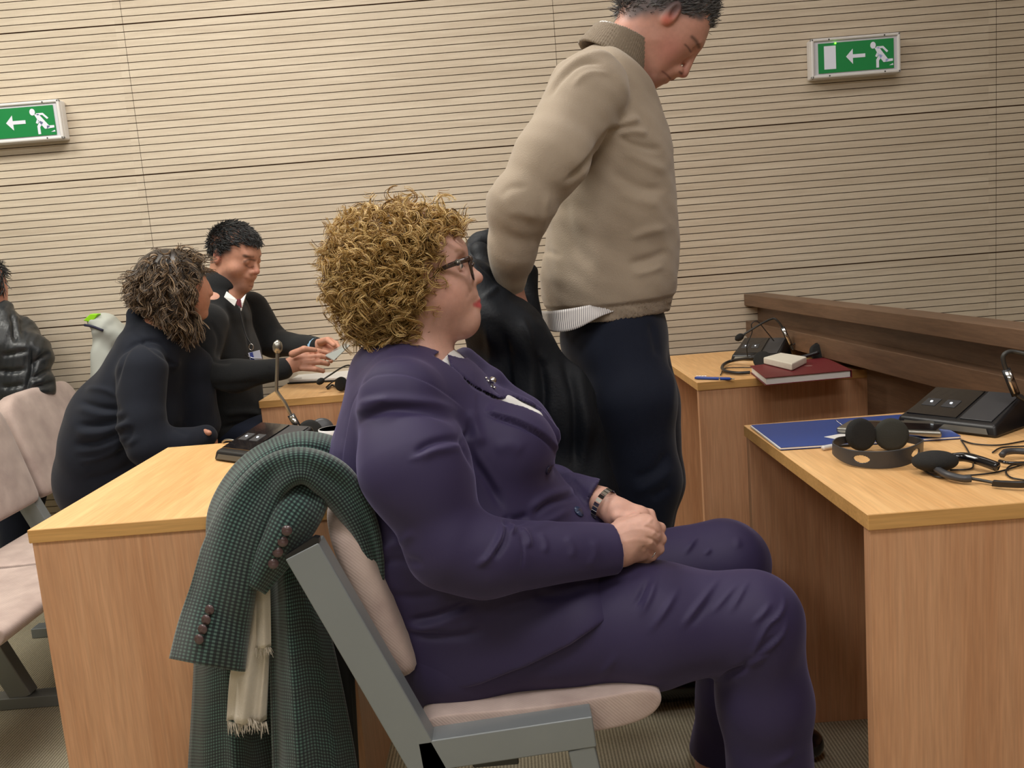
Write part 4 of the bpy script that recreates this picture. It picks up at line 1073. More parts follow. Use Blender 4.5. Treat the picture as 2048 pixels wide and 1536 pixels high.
J.plane(G_(1222, 111), (.647, 0, .762), .012)

J.cone(G_(1262, 60), G_(1232, 150), .060, .075, .004, op='s')
A = Sdf(); A.chain([P(1180, 188, 2.14), P(1103, 320, 2.04), P(1045, 412, 2.02)], [pm(78, 2.1), pm(66, 2.03), pm(58, 2.02)], .04)
A.chain([P(1045, 412, 2.02), P(1024, 500, 2.05), P(1016, 588, 2.10)], [pm(62, 2.02), pm(47, 2.05), pm(26, 2.1)], .03)
B = Sdf(); B.chain([P(1215, 195, 2.46), P(1240, 330, 2.53), P(1255, 440, 2.50), P(1285, 478, 2.42)], [.09, .072, .066, .045], .03)
J0 = Sdf(); J0.group(J, .02); J0.group(A, .014); J0.group(B, .02)
jm = Skin(J0, .004, it=3)
for pts, a, w_, sd in (
    ([(1290, 250), (1225, 262), (1195, 300), (1130, 375)], -.010, 7, 0),
    ([(1225, 262), (1180, 320), (1120, 370)], -.006, 5, 0),
    ([(1285, 232), (1250, 248), (1222, 262)], .008, 9, 0), ([(1300, 268), (1260, 262), (1235, 270)], .006, 8, 0),
    ([(1330, 300), (1270, 290), (1230, 268)], -.005, 7, 0),
    ([(1340, 345), (1290, 325), (1240, 300)], .005, 10, 0), ([(1340, 380), (1280, 372), (1215, 340)], -.006, 10, 0), ([(1330, 410), (1270, 400), (1230, 380)], .004, 12, 0),
    ([(1240, 118), (1190, 112), (1150, 128), (1115, 165), (1090, 205)], .006, 6, 0), ([(1215, 132), (1170, 130), (1130, 160), (1098, 205)], -.006, 5, 0),
    ([(1225, 150), (1180, 150), (1140, 180)], .004, 6, 0),
    ([(1340, 455), (1290, 465), (1255, 480)], .005, 9, 0), ([(1345, 500), (1290, 520), (1250, 530)], -.006, 9, 0), ([(1335, 530), (1290, 545), (1262, 546)], .004, 7, 0),
    ([(1130, 385), (1135, 450), (1160, 520)], -.004, 12, 0), ([(1105, 400), (1112, 500), (1120, 590)], .004, 12, 0), ([(1150, 420), (1190, 500), (1200, 560)], .003, 16, 0),
    ([(1095, 380), (1090, 440), (1082, 500)], .005, 8, 0), ([(1070, 500), (1110, 508), (1125, 520)], -.003, 7, 0),
    ([(1000, 400), (1020, 380), (1060, 375)], -.003, 8, 0), ([(1010, 430), (1040, 425), (1080, 440)], .002, 9, 0)):
    jm.fold(pts, a, w_, sd)
jm.wave(.005, 8, 4); jm.wave(.002, 22, 41)
# hem band with ribbing pulled in
zt = G_(1200, 598)[2]
k = np.clip((zt-(jm.V[:, 2]-.03*(jm.V[:, 0]-G_(1200, 0)[0])))/.01, 0, 1)*(jm.V[:, 0] > P(1085, 600, 2.2)[0]-.03)*(np.abs(jm.V[:, 1]-MY) < .3)
armz = (jm.V[:, 1] < 2.14)&(jm.u < 1075); k = k*(~armz)
ang = np.arctan2(jm.V[:, 1]-MY, jm.V[:, 0]-G_(1214, 0)[0])
jm.V = jm.V-jm.N*(k*(.006-.0016*np.sin(ang*190)))[:, None]
jm.done(); jm.base(lin(178, 162, 142)); o = jm.link('jumper', M['beige_knit'], mn)
# collar: standing ribbed band, shirt collar inside it
Cc = Sdf(); Cc.cone(G_(1212, 137), G_(1264, 50), .098, .066, .02, 1.12); Cc.plane(G_(1249, 73), (.447, 0, .894), .003); Cc.plane(G_(1217, 124), (-.60, 0, -.80), .004)
Cc.cone(G_(1212, 137), G_(1268, 43), .090, .057, .003, 1.12, op='s')
cs = Skin(Cc, .003, it=1); axc = np.array([.52, 0, .86]); a1 = np.cross(axc, (0, 1, 0)); q_ = cs.V-G_(1240, 90); cs.V = cs.V+cs.N*(.0016*np.sin(np.arctan2(q_[:, 1], q_@a1)*90))[:, None]
cs.done(); cs.link('collar', M['beige_rib'], mn, label='ribbed stand collar')
Cs = Sdf(); Cs.cone(G_(1222, 120), G_(1252, 52), .074, .062, .02, 1.05); Cs.plane(G_(1237, 66), (.55, 0, .83), .002); Cs.plane(G_(1230, 92), (-.6, 0, -.8), .002); Cs.cone(G_(1222, 120), G_(1256, 43), .069, .056, .002, 1.05, op='s')
Skin(Cs, .003, it=1).link('shirt_collar', M['white'], mn)
# striped shirt tail
mt, nt, b = newmat('striped_shirt'); tc = N(nt, 'ShaderNodeTexCoord'); wv = N(nt, 'ShaderNodeTexWave', Scale=62.0); wv.bands_direction = 'X'
nt.links.new(tc.outputs['UV'], wv.inputs['Vector']); cr = N(nt, 'ShaderNodeValToRGB'); cr.color_ramp.elements[0].position = .08; cr.color_ramp.elements[1].position = .3
cr.color_ramp.elements[0].color = lin(70, 66, 84); cr.color_ramp.elements[1].color = lin(222, 218, 214); nt.links.new(wv.outputs['Fac'], cr.inputs[0]); nt.links.new(cr.outputs[0], b.inputs['Base Color'])
rows = [[P(1082, 622, 2.25), P(1105, 622, 2.16), P(1150, 616, 2.135), P(1205, 606, 2.135), P(1250, 600, 2.15)],
        [P(1083, 642, 2.24), P(1108, 648, 2.150), P(1150, 640, 2.125), P(1205, 622, 2.125), P(1250, 610, 2.145)],
        [P(1085, 652, 2.23), P(1110, 664, 2.145), P(1152, 658, 2.12), P(1204, 632, 2.12), P(1250, 616, 2.14)]]
sheet('shirt_tail', net(rows, 6, 4), mt, mn, .002, label='striped shirt tail')
# trousers
def dark_cloth(name, c, rough=.8, sheen=.15):
    return mat(name, c, rough, noise=.12, nscale=30, bump=.2, bscale=900, sheen=sheen, spec=.25)
M['navy'] = dark_cloth('navy_cloth', lin(24, 30, 46))
T = Sdf(); m_legs(T, 1.0); T.ell(G_(1225, 670), (.138, .14, .13), .05); T.plane(np.array([0, 0, .04]), (0, 0, -1), .004)
tm = Skin(T, .006, it=3)
for pts, a, w_ in (([(1340, 640), (1345, 720), (1340, 860)], .004, 8), ([(1300, 640), (1318, 720)], -.005, 8), ([(1340, 900), (1310, 940), (1260, 960)], -.006, 9), ([(1350, 930), (1310, 965), (1260, 990)], .005, 9), ([(1345, 970), (1300, 1000)], -.005, 8)): tm.fold(pts, a, w_)
tm.wave(.003, 12, 2); tm.done(); tm.link('trousers', M['navy'], mn)
for y in (2.20, 2.40):
    a = P(1285, 1400, y); a[2] = .055; b = a+np.array([.21, 0, -.012]); s_ = Sdf(); s_.cone(a, b, .055, .042, .02); s_.plane((0, 0, .004), (0, 0, -1), .004)
    Skin(s_, .006).link('shoe', M['glossblack'], mn)
# --- dark leather jacket over the near arm
lj = thing('leather_jacket', P(1060, 700, 2.1), 'dark navy leather jacket hanging folded over the standing man\'s forearm', 'jacket')
L = Sdf()
L.chain([P(955, 558, 2.08), P(985, 640, 2.04), P(1035, 668, 2.05), P(1075, 745, 2.08)], [.046, .056, .055, .06], .04, 1.4)
L.cone(P(962, 510, 2.18), P(985, 590, 2.14), .033, .05, .03, 1.3)
L.cone(P(1058, 545, 2.17), P(1055, 650, 2.14), .022, .035, .02)
L.chain([P(1000, 660, 2.08), P(1020, 780, 2.08), P(1040, 960, 2.10)], [.07, .10, .11], .05, .8)
L.chain([P(1070, 715, 2.05), P(1115, 820, 2.03), P(1135, 980, 2.03), P(1140, 1120, 2.05)], [.05, .085, .10, .10], .05, .7)
L.cone(P(1150, 800, 2.03), P(1170, 1020, 2.03), .035, .07, .04, .7)
lk = Skin(L, .005, it=2)
for pts, a, w_, sd in (([(950, 520), (985, 545), (1010, 580)], -.010, 7, 0), ([(1015, 585), (1060, 610), (1090, 650)], -.008, 8, 0), ([(960, 600), (985, 580), (1010, 560)], .005, 6, 0),
    ([(1000, 640), (1020, 760), (1010, 900)], -.012, 10, 1), ([(1060, 660), (1085, 760), (1080, 900)], -.012, 10, 1), ([(1120, 700), (1150, 800), (1150, 950)], -.012, 10, -1),
    ([(970, 640), (980, 720), (975, 800)], .008, 9, 0), ([(1040, 620), (1070, 700), (1100, 730)], .008, 8, 0), ([(1090, 560), (1100, 600), (1130, 680), (1160, 740)], .006, 8, 0)): lk.fold(pts, a, w_, sd)
lk.wave(.008, 16, 21); lk.done()
M['leather'] = mat('dark_leather', lin(17, 22, 29), .62, noise=.25, nscale=40, bump=.4, bscale=160, spec=.3)
lk.link('jacket_body', M['leather'], lj)
col = Sdf(); col.chain([P(945, 500, 2.20), P(962, 486, 2.22), P(985, 480, 2.24)], [.022, .026, .03], .02, 1.6); col.chain([P(948, 505, 2.18), P(952, 545, 2.12), P(962, 600, 2.08)], [.014, .022, .02], .02, 1.5)
ck_ = Skin(col, .004); ck_.wave(.004, 30, 3); ck_.done(); ck_.link('collar', M['leather'], lj, label='turned-up jacket collar')
# ================================================================== checked coat hung over the chair back
def check_mat():
    mt, nt, b = newmat('green_check_wool'); b.inputs['Roughness'].default_value = .95; b.inputs['Sheen Weight'].default_value = .3
    tc = N(nt, 'ShaderNodeTexCoord'); sp = N(nt, 'ShaderNodeSeparateXYZ')
    nz = N(nt, 'ShaderNodeTexNoise', Scale=8.0, Detail=2.0); nt.links.new(tc.outputs['UV'], sp.inputs[0]); nt.links.new(tc.outputs['UV'], nz.inputs['Vector'])
    def tri(o, per):
        a = N(nt, 'ShaderNodeMath', operation='MULTIPLY'); a.inputs[1].default_value = 2*pi/per; nt.links.new(o, a.inputs[0])
        s = N(nt, 'ShaderNodeMath', operation='SINE'); nt.links.new(a.outputs[0], s.inputs[0])
        r = N(nt, 'ShaderNodeMapRange'); r.inputs['From Min'].default_value = -.35; r.inputs['From Max'].default_value = .35; nt.links.new(s.outputs[0], r.inputs[0]); return r.outputs[0]
    per = .0064; x = tri(sp.outputs['X'], per); y = tri(sp.outputs['Y'], per)
    ad = N(nt, 'ShaderNodeMath', operation='ADD'); nt.links.new(x, ad.inputs[0]); nt.links.new(y, ad.inputs[1])
    hf = N(nt, 'ShaderNodeMath', operation='MULTIPLY'); hf.inputs[1].default_value = .5; nt.links.new(ad.outputs[0], hf.inputs[0])
    cr = N(nt, 'ShaderNodeValToRGB'); e = cr.color_ramp.elements; e[0].position = 0; e[0].color = lin(14, 19, 25); e[1].position = 1; e[1].color = lin(84, 116, 106)
    m_ = e.new(.5); m_.color = lin(36, 56, 54); nt.links.new(hf.outputs[0], cr.inputs[0])
    # a second, wider check of brownish yarn
    bx = N(nt, 'ShaderNodeMath', operation='MULTIPLY'); bx.inputs[1].default_value = 2*pi/.062; nt.links.new(sp.outputs['X'], bx.inputs[0])
    bs = N(nt, 'ShaderNodeMath', operation='SINE'); nt.links.new(bx.outputs[0], bs.inputs[0])
    br = N(nt, 'ShaderNodeMapRange'); br.inputs['From Min'].default_value = -.3; br.inputs['From Max'].default_value = .8; br.inputs['To Max'].default_value = .55; nt.links.new(bs.outputs[0], br.inputs[0])
    mx = N(nt, 'ShaderNodeMix', data_type='RGBA', blend_type='MULTIPLY'); nt.links.new(br.outputs[0], mx.inputs[0]); nt.links.new(cr.outputs[0], mx.inputs[6]); mx.inputs[7].default_value = (1.0, .70, .72, 1)
    nt.links.new(mx.outputs[2], b.inputs['Base Color'])
    n2 = N(nt, 'ShaderNodeTexNoise', Scale=900.0); nt.links.new(tc.outputs['Object'], n2.inputs['Vector'])
    bp = N(nt, 'ShaderNodeBump', Strength=.4, Distance=.001); nt.links.new(n2.outputs['Fac'], bp.inputs['Height']); nt.links.new(bp.outputs['Normal'], b.inputs['Normal'])
    return mt
M['check'] = check_mat(); M['lining'] = mat('dark_lining', lin(14, 16, 20), .7)
ct = thing('checked_coat', P(560, 1200, 1.5)*np.array([1, 1, 0])+np.array([0, 0, .3]), 'green and black checked wool coat hanging over the back of the near beam seat', 'coat')
def tubecloth(name, path, mt, parent, n=28, seed=0, rip=.004, label=None, fold=3):
    """flattened tube of cloth: path of (u, v, y, half width px, half depth m)"""
    q = np.array(crv([np.array(p, float) for p in path], 10)); rs = np.random.RandomState(seed); f1, f2, f3 = rs.rand(3)*6
    A = []; rs2 = np.random.RandomState(seed+50); dents = [(rs2.rand(), rs2.rand()*6.28, .04+.05*rs2.rand(), .5+.5*rs2.rand(), rs2.choice([-1, 1])) for _ in range(9)]
    for i in range(len(q)):
        t = q[min(i+1, len(q)-1), :2]-q[max(i-1, 0), :2]; t /= np.linalg.norm(t)+1e-9; nn = np.array([-t[1], t[0]]); s = i/(len(q)-1)
        row = []
        for k in range(n+1):
            a = 2*pi*k/n; w = q[i, 3]*cos(a); dpt = q[i, 4]*sin(a)
            rr = rip*(sin(fold*a+f1+3*s)+.6*sin((fold+2)*a+f2-4*s)+.5*sin(9*s+2*a+f3))
            for ds, da, w1, w2, sg in dents: rr += sg*rip*1.3*math.exp(-((s-ds-.04*(a-da))/w1)**2-((((a-da+pi) % (2*pi))-pi)/w2)**2)
            row.append(P(q[i, 0]+nn[0]*w, q[i, 1]+nn[1]*w, q[i, 2]-dpt-rr))
        A.append(row)
    return sheet(name, np.array(A), mt, parent, .003, label=label)
# body of the coat hanging behind the chair
def hang(name, cols, mt, parent, seed=0, amp=.012, waves=3, label=None, thick=.004):
    """cols: list of columns, each a list of (u,v,y) from top to bottom"""
    A = net(cols, 8, 10); nr, nc_, _ = A.shape; rs = np.random.RandomState(seed); ph = rs.rand()*6
    s = np.linspace(0, 1, nr)[:, None]; t = np.linspace(0, 1, nc_)[None]
    off = amp*(.25+.75*t)*np.sin(s*2*pi*waves+ph+1.2*t)+amp*.4*np.sin(s*2*pi*waves*2.3+ph*2)*t
    A[..., 1] += off; A[..., 0] += off*.3
    return sheet(name, A, mt, parent, thick, label=label)
C3 = lambda L: [P(*p) for p in L]
hang('coat_back', [C3([(400, 1100, 1.60), (392, 1250, 1.60), (386, 1400, 1.60), (378, 1560, 1.60), (374, 1700, 1.6)]),
                   C3([(450, 1000, 1.56), (450, 1200, 1.53), (455, 1400, 1.52), (460, 1560, 1.52), (462, 1700, 1.52)]),
                   C3([(520, 960, 1.60), (510, 1200, 1.60), (520, 1400, 1.60), (540, 1560, 1.60), (545, 1700, 1.6)]),
                   C3([(600, 940, 1.66), (600, 1200, 1.66), (600, 1400, 1.66), (620, 1560, 1.66), (625, 1700, 1.66)])], M['check'], ct, 3, .010, 2)
hang('coat_front_panel', [C3([(536, 1150, 1.52), (537, 1250, 1.52), (538, 1400, 1.52), (541, 1560, 1.52), (541, 1700, 1.52)]),
                   C3([(570, 1100, 1.475), (578, 1250, 1.47), (590, 1400, 1.47), (600, 1560, 1.47), (606, 1700, 1.47)]),
                   C3([(600, 1090, 1.50), (622, 1250, 1.50), (642, 1400, 1.50), (660, 1560, 1.50), (668, 1700, 1.5)]),
                   C3([(620, 1100, 1.55), (660, 1260, 1.55), (692, 1410, 1.55), (716, 1560, 1.55), (724, 1700, 1.55)])], M['check'], ct, 9, .009, 2)
hang('lining', [C3([(595, 1090, 1.57), (600, 1250, 1.57), (610, 1400, 1.57), (620, 1700, 1.57)]),
                C3([(650, 1180, 1.57), (670, 1250, 1.57), (690, 1400, 1.57), (712, 1700, 1.57)]),
                C3([(690, 1200, 1.60), (705, 1300, 1.6), (712, 1420, 1.60), (724, 1700, 1.6)])], M['lining'], ct, 4, .006, 2, label='black lining of the coat')
# shoulders bundled over the chair back, the long sleeve arching over them, the other cuff coming out below it
tubecloth('coat_shoulder', [(428, 1090, 1.62, 14, .03), (446, 1020, 1.62, 26, .04), (496, 950, 1.62, 32, .06), (560, 908, 1.64, 32, .08), (625, 900, 1.66, 34, .09), (685, 935, 1.68, 40, .08), (725, 1030, 1.66, 34, .06), (745, 1130, 1.62, 18, .05)], M['check'], ct, seed=2, rip=.007)
tubecloth('sleeve', [(757, 1215, 1.50, 5, .01), (748, 1130, 1.49, 18, .02), (722, 1045, 1.485, 30, .03), (672, 968, 1.48, 40, .04), (610, 932, 1.47, 34, .045), (548, 952, 1.465, 40, .045), (498, 1020, 1.46, 52, .045), (466, 1100, 1.46, 58, .045), (444, 1190, 1.46, 64, .045), (426, 1265, 1.46, 70, .042), (414, 1330, 1.46, 74, .036)], M['check'], ct, seed=11, rip=.008, fold=2)
tubecloth('sleeve', [(628, 960, 1.50, 26, .02), (612, 995, 1.475, 44, .03), (582, 1040, 1.45, 50, .032), (548, 1100, 1.442, 42, .03), (506, 1174, 1.44, 26, .022)], M['check'], ct, seed=14, rip=.005, fold=2)
horn = mat('horn_button', lin(86, 66, 66), .3, coat=.4)
def front_of(objs, u, v, r=7):
    best = None
    for o in objs:
        V = np.array([tuple(x.co) for x in o.data.vertices])+wloc(ct); a, b = proj(V); m_ = np.hypot(a-u, b-v) < r
        if m_.any():
            y = V[m_, 1].min(); best = y if best is None else min(best, y)
    return best if best is not None else 1.41
sl = [c for c in ct.children if c.name.startswith('sleeve')]
for (u, v) in ((574, 1061), (566, 1083), (556, 1104), (547, 1127)): disc('button', P(u, v, front_of(sl, u, v)-.005), (.05, -1, .15), .0088, horn, ct, th=.0035)
for (u, v) in ((420, 1219), (413, 1239), (406, 1258), (399, 1278)): disc('button', P(u, v, front_of(sl, u, v, 9)-.005), (-.25, -1, .1), .0085, horn, ct, th=.0035)
# ---- cream scarf hanging from the coat
sf = thing('scarf', P(495, 1300, 1.5), 'cream scarf with frayed ends hanging out of the checked coat', 'scarf')
cream = mat('cream_wool', lin(222, 212, 196), .95, noise=.06, nscale=60, bump=.5, bscale=500, sheen=.3)
hang('scarf_cloth', [C3([(500, 1120, 1.500), (485, 1230, 1.495), (462, 1340, 1.49), (453, 1442, 1.49)]), C3([(520, 1120, 1.48), (508, 1230, 1.475), (492, 1340, 1.47), (480, 1446, 1.47)]),
                     C3([(534, 1120, 1.495), (530, 1230, 1.49), (520, 1340, 1.485), (508, 1448, 1.485)]), C3([(542, 1120, 1.50), (540, 1230, 1.50), (538, 1330, 1.50), (532, 1440, 1.50)])], cream, sf, 6, .004, 2, thick=.003)
rs = np.random.RandomState(3); n = 90; t = rs.rand(n); st = np.array([P(453+82*x, 1440+4*sin(x*9), 1.488-.012*sin(x*3.1)) for x in t])
pp = st[:, None]+np.linspace(0, 1, 6)[None, :, None]*(np.array([0, 0, -.022])+rs.normal(size=(n, 3))*.004)[:, None]
strands('fringe', pp, np.full(n, .0009), np.tile(np.array(lin(226, 216, 200)[:3]), (n, 1)), M['cloth'], sf)
n = 26; t = rs.rand(n); st = np.array([P(508+34*x, 1296-2*x, 1.468) for x in t]); pp = st[:, None]+np.linspace(0, 1, 5)[None, :, None]*(np.array([0, 0, -.014])+rs.normal(size=(n, 3))*.003)[:, None]
strands('fringe', pp, np.full(n, .0008), np.tile(np.array(lin(226, 216, 200)[:3]), (n, 1)), M['cloth'], sf)
hang('scarf_end', [C3([(508, 1160, 1.48), (507, 1230, 1.475), (506, 1296, 1.475)]), C3([(524, 1160, 1.474), (525, 1230, 1.468), (526, 1296, 1.468)]), C3([(540, 1160, 1.48), (541, 1230, 1.476), (541, 1294, 1.476)])], cream, sf, 7, .002, 1, thick=.003)
# ================================================================== woman in the dark coat (back left)
WB = 2.85
wb = thing('person', (P(250, 900, WB)[0], WB, 0), 'seated woman with wavy brown hair leaning forward in dark navy coat, left of the man', 'person')
def B_(u, v, dy=0): return P(u, v, WB)+np.array([0, dy, 0])
def pb(n): return n*WB/F_PX
S = Sdf()
S.ell(B_(355, 572), (pb(54), .070, pb(56)), .02)
fw = np.array([.80, .45, -.40]); fw /= np.linalg.norm(fw)
S.ell(B_(376, 590, .01), (pb(38), .060, pb(48)), .03)
S.cone(B_(385, 600, .015), B_(396, 628, .02), pb(22), pb(13), .02, 1.5)
S.cone(B_(409, 568, .015), B_(417.5, 587, .018), pb(5), pb(6), .010)
S.cone(B_(406, 604, .02), B_(404, 612, .02), pb(8), pb(7), .01, 1.6); S.ball(B_(401, 628, .02), pb(10), .01)
S.cone(B_(345, 600), B_(318, 690), pb(36), pb(42), .03)
S.cone(B_(305, 720), B_(262, 860), .075, .12, .05, 1.3); S.cone(B_(262, 860), B_(238, 970), .12, .12, .05, 1.2)
def wb_arm(S, f):
    S.chain([P(285, 745, 2.68), P(285, 850, 2.62), P(300, 892, 2.60)], [.075*f, .068*f, .06*f], .03); S.chain([P(300, 892, 2.60), P(360, 890, 2.64), P(410, 872, 2.70)], [.06*f, .05*f, .036*f], .03)
    S.chain([P(345, 745, 3.02), P(365, 830, 3.06), P(410, 860, 3.0)], [.07*f, .055*f, .045*f], .03)
wb_arm(S, .62)
S.cone(B_(240, 985), P(420, 990, 2.80), .10, .08, .05); S.chain([P(420, 990, 2.80), P(430, 1120, 2.8), P(430, 1240, 2.82)], [.075, .06, .05], .03); S.cone(P(240, 985, 2.98), P(420, 985, 3.0), .09, .08, .05); S.chain([P(420, 985, 3.0), P(430, 1180, 3.0)], [.075, .06], .03)
S.cone(P(405, 872, 2.70), P(416, 876, 2.70), .028, .026, .01)
for k in range(4): S.chain([P(414, 868+k*4, 2.69+.012*k), P(424, 873+k*4, 2.69+.01*k), P(430, 880+k*3, 2.71)], [.009, .0085, .008], .004)
S.chain([P(408, 864, 2.68), P(418, 866, 2.67)], [.011, .009], .004)
k = Skin(S, .004); k.base(lin(206, 146, 120)); k.tint([B_(406, 606, .02)], .006, lin(170, 96, 88), .6, .5); k.link('body', M['skin'], wb)
M['navy_coat'] = dark_cloth('navy_coat_wool', lin(28, 32, 42), .9, .08)
C = Sdf()
C.cone(B_(306, 712), B_(258, 850), .115, .165, .06, 1.35); C.cone(B_(258, 850), B_(232, 940), .165, .165, .06, 1.2)
C.ell(B_(215, 900), (.125, .2, .12), .05); C.cone(B_(225, 960), P(330, 985, 2.8), .15, .12, .06, 1.3)
C.cone(B_(330, 700, .05), B_(372, 740, .08), .055, .05, .04, 1.4); C.cone(B_(372, 740, .08), B_(385, 860, .08), .05, .06, .04, 1.4)
C.cone(B_(345, 618), B_(325, 690), .058, .062, .006, op='s'); wb_arm(C, .98)
C.chain([B_(272, 628, -.01), B_(285, 668, -.06), B_(325, 700, -.09), B_(362, 722, -.07)], [.022, .024, .024, .018], .02, 1.0)
C.plane(P(230, 1035, 2.8), (0, 0, -1), .01)
T = Sdf(); T.ell(B_(240, 990), (.165, .20, .14), .05); T.cone(B_(240, 985), P(420, 990, 2.80), .14, .10, .05); T.chain([P(420, 990, 2.80), P(432, 1120, 2.8), P(432, 1235, 2.82)], [.095, .08, .07], .03); T.cone(P(240, 985, 2.98), P(420, 985, 3.0), .12, .095, .05); T.chain([P(420, 985, 3.0), P(432, 1175, 3.0)], [.09, .075], .03); Skin(T, .007).link('trousers', M['navy'], wb)
k = Skin(C, .006, it=3)
for pts, a, w_, sd in (([(230, 790), (240, 740), (258, 700), (290, 684), (322, 690), (340, 720)], -.007, 4, 0), ([(262, 655), (290, 690), (330, 720), (365, 735)], -.006, 4, 0),
    ([(160, 775), (210, 780), (240, 795)], .006, 6, 0), ([(150, 800), (200, 815), (250, 820)], -.01, 7, 1), ([(145, 850), (200, 850), (262, 830)], -.012, 8, 1), ([(140, 890), (200, 885), (270, 850)], -.010, 7, 1),
    ([(150, 925), (200, 915), (250, 890), (285, 870)], .008, 6, 0), ([(262, 850), (255, 880), (230, 920)], -.008, 8, 0), ([(160, 960), (220, 950), (280, 920)], -.008, 8, 0), ([(340, 850), (380, 870)], -.004, 7, 0)): k.fold(pts, a, w_, sd)
k.wave(.005, 9, 5); k.done(); k.link('coat', M['navy_coat'], wb)
# wavy hair
rs = np.random.RandomState(8)
def brown(rs, n):
    t = rs.rand(n, 1)**1.6; return np.array(lin(54, 44, 38)[:3])*(1-t)+np.array(lin(164, 136, 104)[:3])*t
HB = np.array([(349, 492), (389, 500), (416, 517), (426, 535), (414, 550), (404, 562), (397, 584), (391, 609), (399, 632), (408, 650), (400, 676), (372, 690), (330, 655), (300, 630), (258, 604), (243, 562), (268, 530), (300, 508)], float)
hl = Sdf(); hl.ell(B_(338, 566), (pb(72), .088, pb(68)), .03); hl.ell(B_(360, 630), (pb(36), .085, pb(46)), .04); hl.pix(np.array([(411, 548), (402, 566), (395, 590), (392, 612), (400, 640), (460, 640), (460, 540)], float), k=.006)
hk2 = Skin(hl, .006); hk2.base(lin(46, 38, 33)); 
P_, D_ = [], []
for c, r, n in ((B_(335, 570), (pb(78), .095, pb(72)), 1300), (B_(352, 630), (pb(46), .09, pb(52)), 700), (B_(290, 590), (pb(42), .08, pb(34)), 350)):
    p, d = ellpts(rs, c, r, n); u, v = proj(p); ok = poly_sd(u, v, HB) < -2; P_.append(p[ok]); D_.append(d[ok])
p, d = np.concatenate(P_), np.concatenate(D_); dn = np.array([-.12, 0, -1.]); tg = dn-d*(d@dn)[:, None]
pt, rd, cl = curl_locks(p-d*.008, tg*1.0+d*.05+rs.normal(size=p.shape)*.14, rs, .085, .0095, 1.3, 5, .003, .0015, brown, k=18)
u, v = proj(pt.reshape(-1, 3)); keep = (poly_sd(u, v, np.array([(413, 552), (404, 568), (397, 592), (394, 616), (403, 640), (470, 650), (470, 540)], float)) > -1).reshape(pt.shape[:2]).mean(1) > .9
keep &= (poly_sd(u, v, HB) < 9).reshape(pt.shape[:2]).mean(1) > .85
hh = strands('hair', pt[keep], rd[keep], cl[keep], M['hair'], wb, label='wavy brown hair to the shoulders'); hk2.link('hair_underlayer', M['hair'], hh)

# ================================================================== man reading a sheet (back left)
MB2 = 3.25
mr = thing('person', (P(465, 900, MB2)[0], MB2, 0), 'man with short black hair in black jumper, reading a sheet held in both hands', 'person')
def R_(u, v, dy=0): return P(u, v, MB2)+np.array([0, dy, 0])
def pr(n): return n*MB2/F_PX
fw = np.array([.86, -.38, -.34]); fw /= np.linalg.norm(fw); sd_ = np.array([.40, .915, 0]); upv = np.cross(sd_, fw); upv = upv if upv[2] > 0 else -upv
HC = R_(470, 495)                     # centre of the skull
def hd(f_, s_, u_): return HC+fw*f_+sd_*s_+upv*u_
S = Sdf(); AX = [fw, sd_, upv]
S.ell(HC, (.092, .076, .085), .02, ax=AX); S.ell(hd(.028, 0, -.055), (.062, .064, .075), .03, ax=AX)
S.cone(hd(.02, 0, -.085), hd(.062, 0, -.118), .046, .028, .03, 1.35, sd_); S.ball(hd(.068, 0, -.122), .022, .012, 1.4, sd_)
S.cone(hd(.080, 0, -.006), hd(.079, 0, -.004), .016, .016, .02, 2.4, sd_)
S.cone(hd(.091, 0, -.020), hd(.108, 0, -.055), .007, .010, .008); S.ball(hd(.110, 0, -.058), .0105, .005)
for q in (-1, 1):
    S.ball(hd(.098, q*.014, -.062), .0085, .005); S.ball(hd(.094, q*.034, -.026), .013, .012, op='s'); S.ball(hd(.079, q*.032, -.026), .0135, .003)
    S.ell(hd(-.010, q*.076, -.030), (.016, .009, .031), .005, ax=AX); S.ell(hd(-.006, q*.085, -.028), (.009, .006, .018), .004, op='s', ax=AX)
    S.ball(hd(.055, q*.045, -.060), .024, .02)
    S.cone(hd(.098, q*.001, -.079), hd(.084, q*.022, -.083), .006, .003, .004); S.cone(hd(.095, q*.001, -.088), hd(.084, q*.021, -.086), .0068, .003, .004)
S.cone(hd(.084, 0, -.08), hd(.080, 0, -.09), .018, .016, .015, 1.6, sd_)
S.cone(hd(-.02, 0, -.07), R_(440, 610), .058, .062, .03); S.cone(R_(440, 610), R_(440, 700), .075, .10, .05, 1.5)
S.cone(R_(440, 700), R_(450, 890), .11, .12, .05, 1.4)
def mr_arm(S, f):
    S.chain([P(418, 645, 3.08), P(398, 745, 2.98), P(470, 752, 2.95), P(565, 738, 2.98)], [.068*f, .056*f, .052*f, .037*f], .03)
    S.chain([P(500, 620, 3.42), P(545, 685, 3.42), P(630, 694, 3.22)], [.07*f, .052*f, .036*f], .03)
mr_arm(S, .74)
def hand(S, w0, k0, fingers, thumb, r=.0092, pr_=.03):
    S.cone(w0, k0, pr_*.85, pr_, .012, .62, (0, 1, 0))
    for f_ in fingers: S.chain(f_, [r*1.15, r, r*.9, r*.8][:len(f_)], .004)
    S.chain(thumb, [r*1.4, r*1.15, r*.95][:len(thumb)], .005)
hand(S, P(566, 736, 2.98), P(605, 722, 2.98), [[P(606, 707, 2.99), P(635, 702, 3.0), P(655, 706, 3.02)], [P(608, 716, 2.975), P(640, 712, 2.985), P(660, 716, 3.0)], [P(608, 726, 2.965), P(638, 724, 2.97), P(656, 728, 2.99)], [P(604, 736, 2.96), P(630, 738, 2.96), P(646, 742, 2.98)]],
     [P(585, 708, 2.95), P(608, 698, 2.94), P(630, 700, 2.96)])
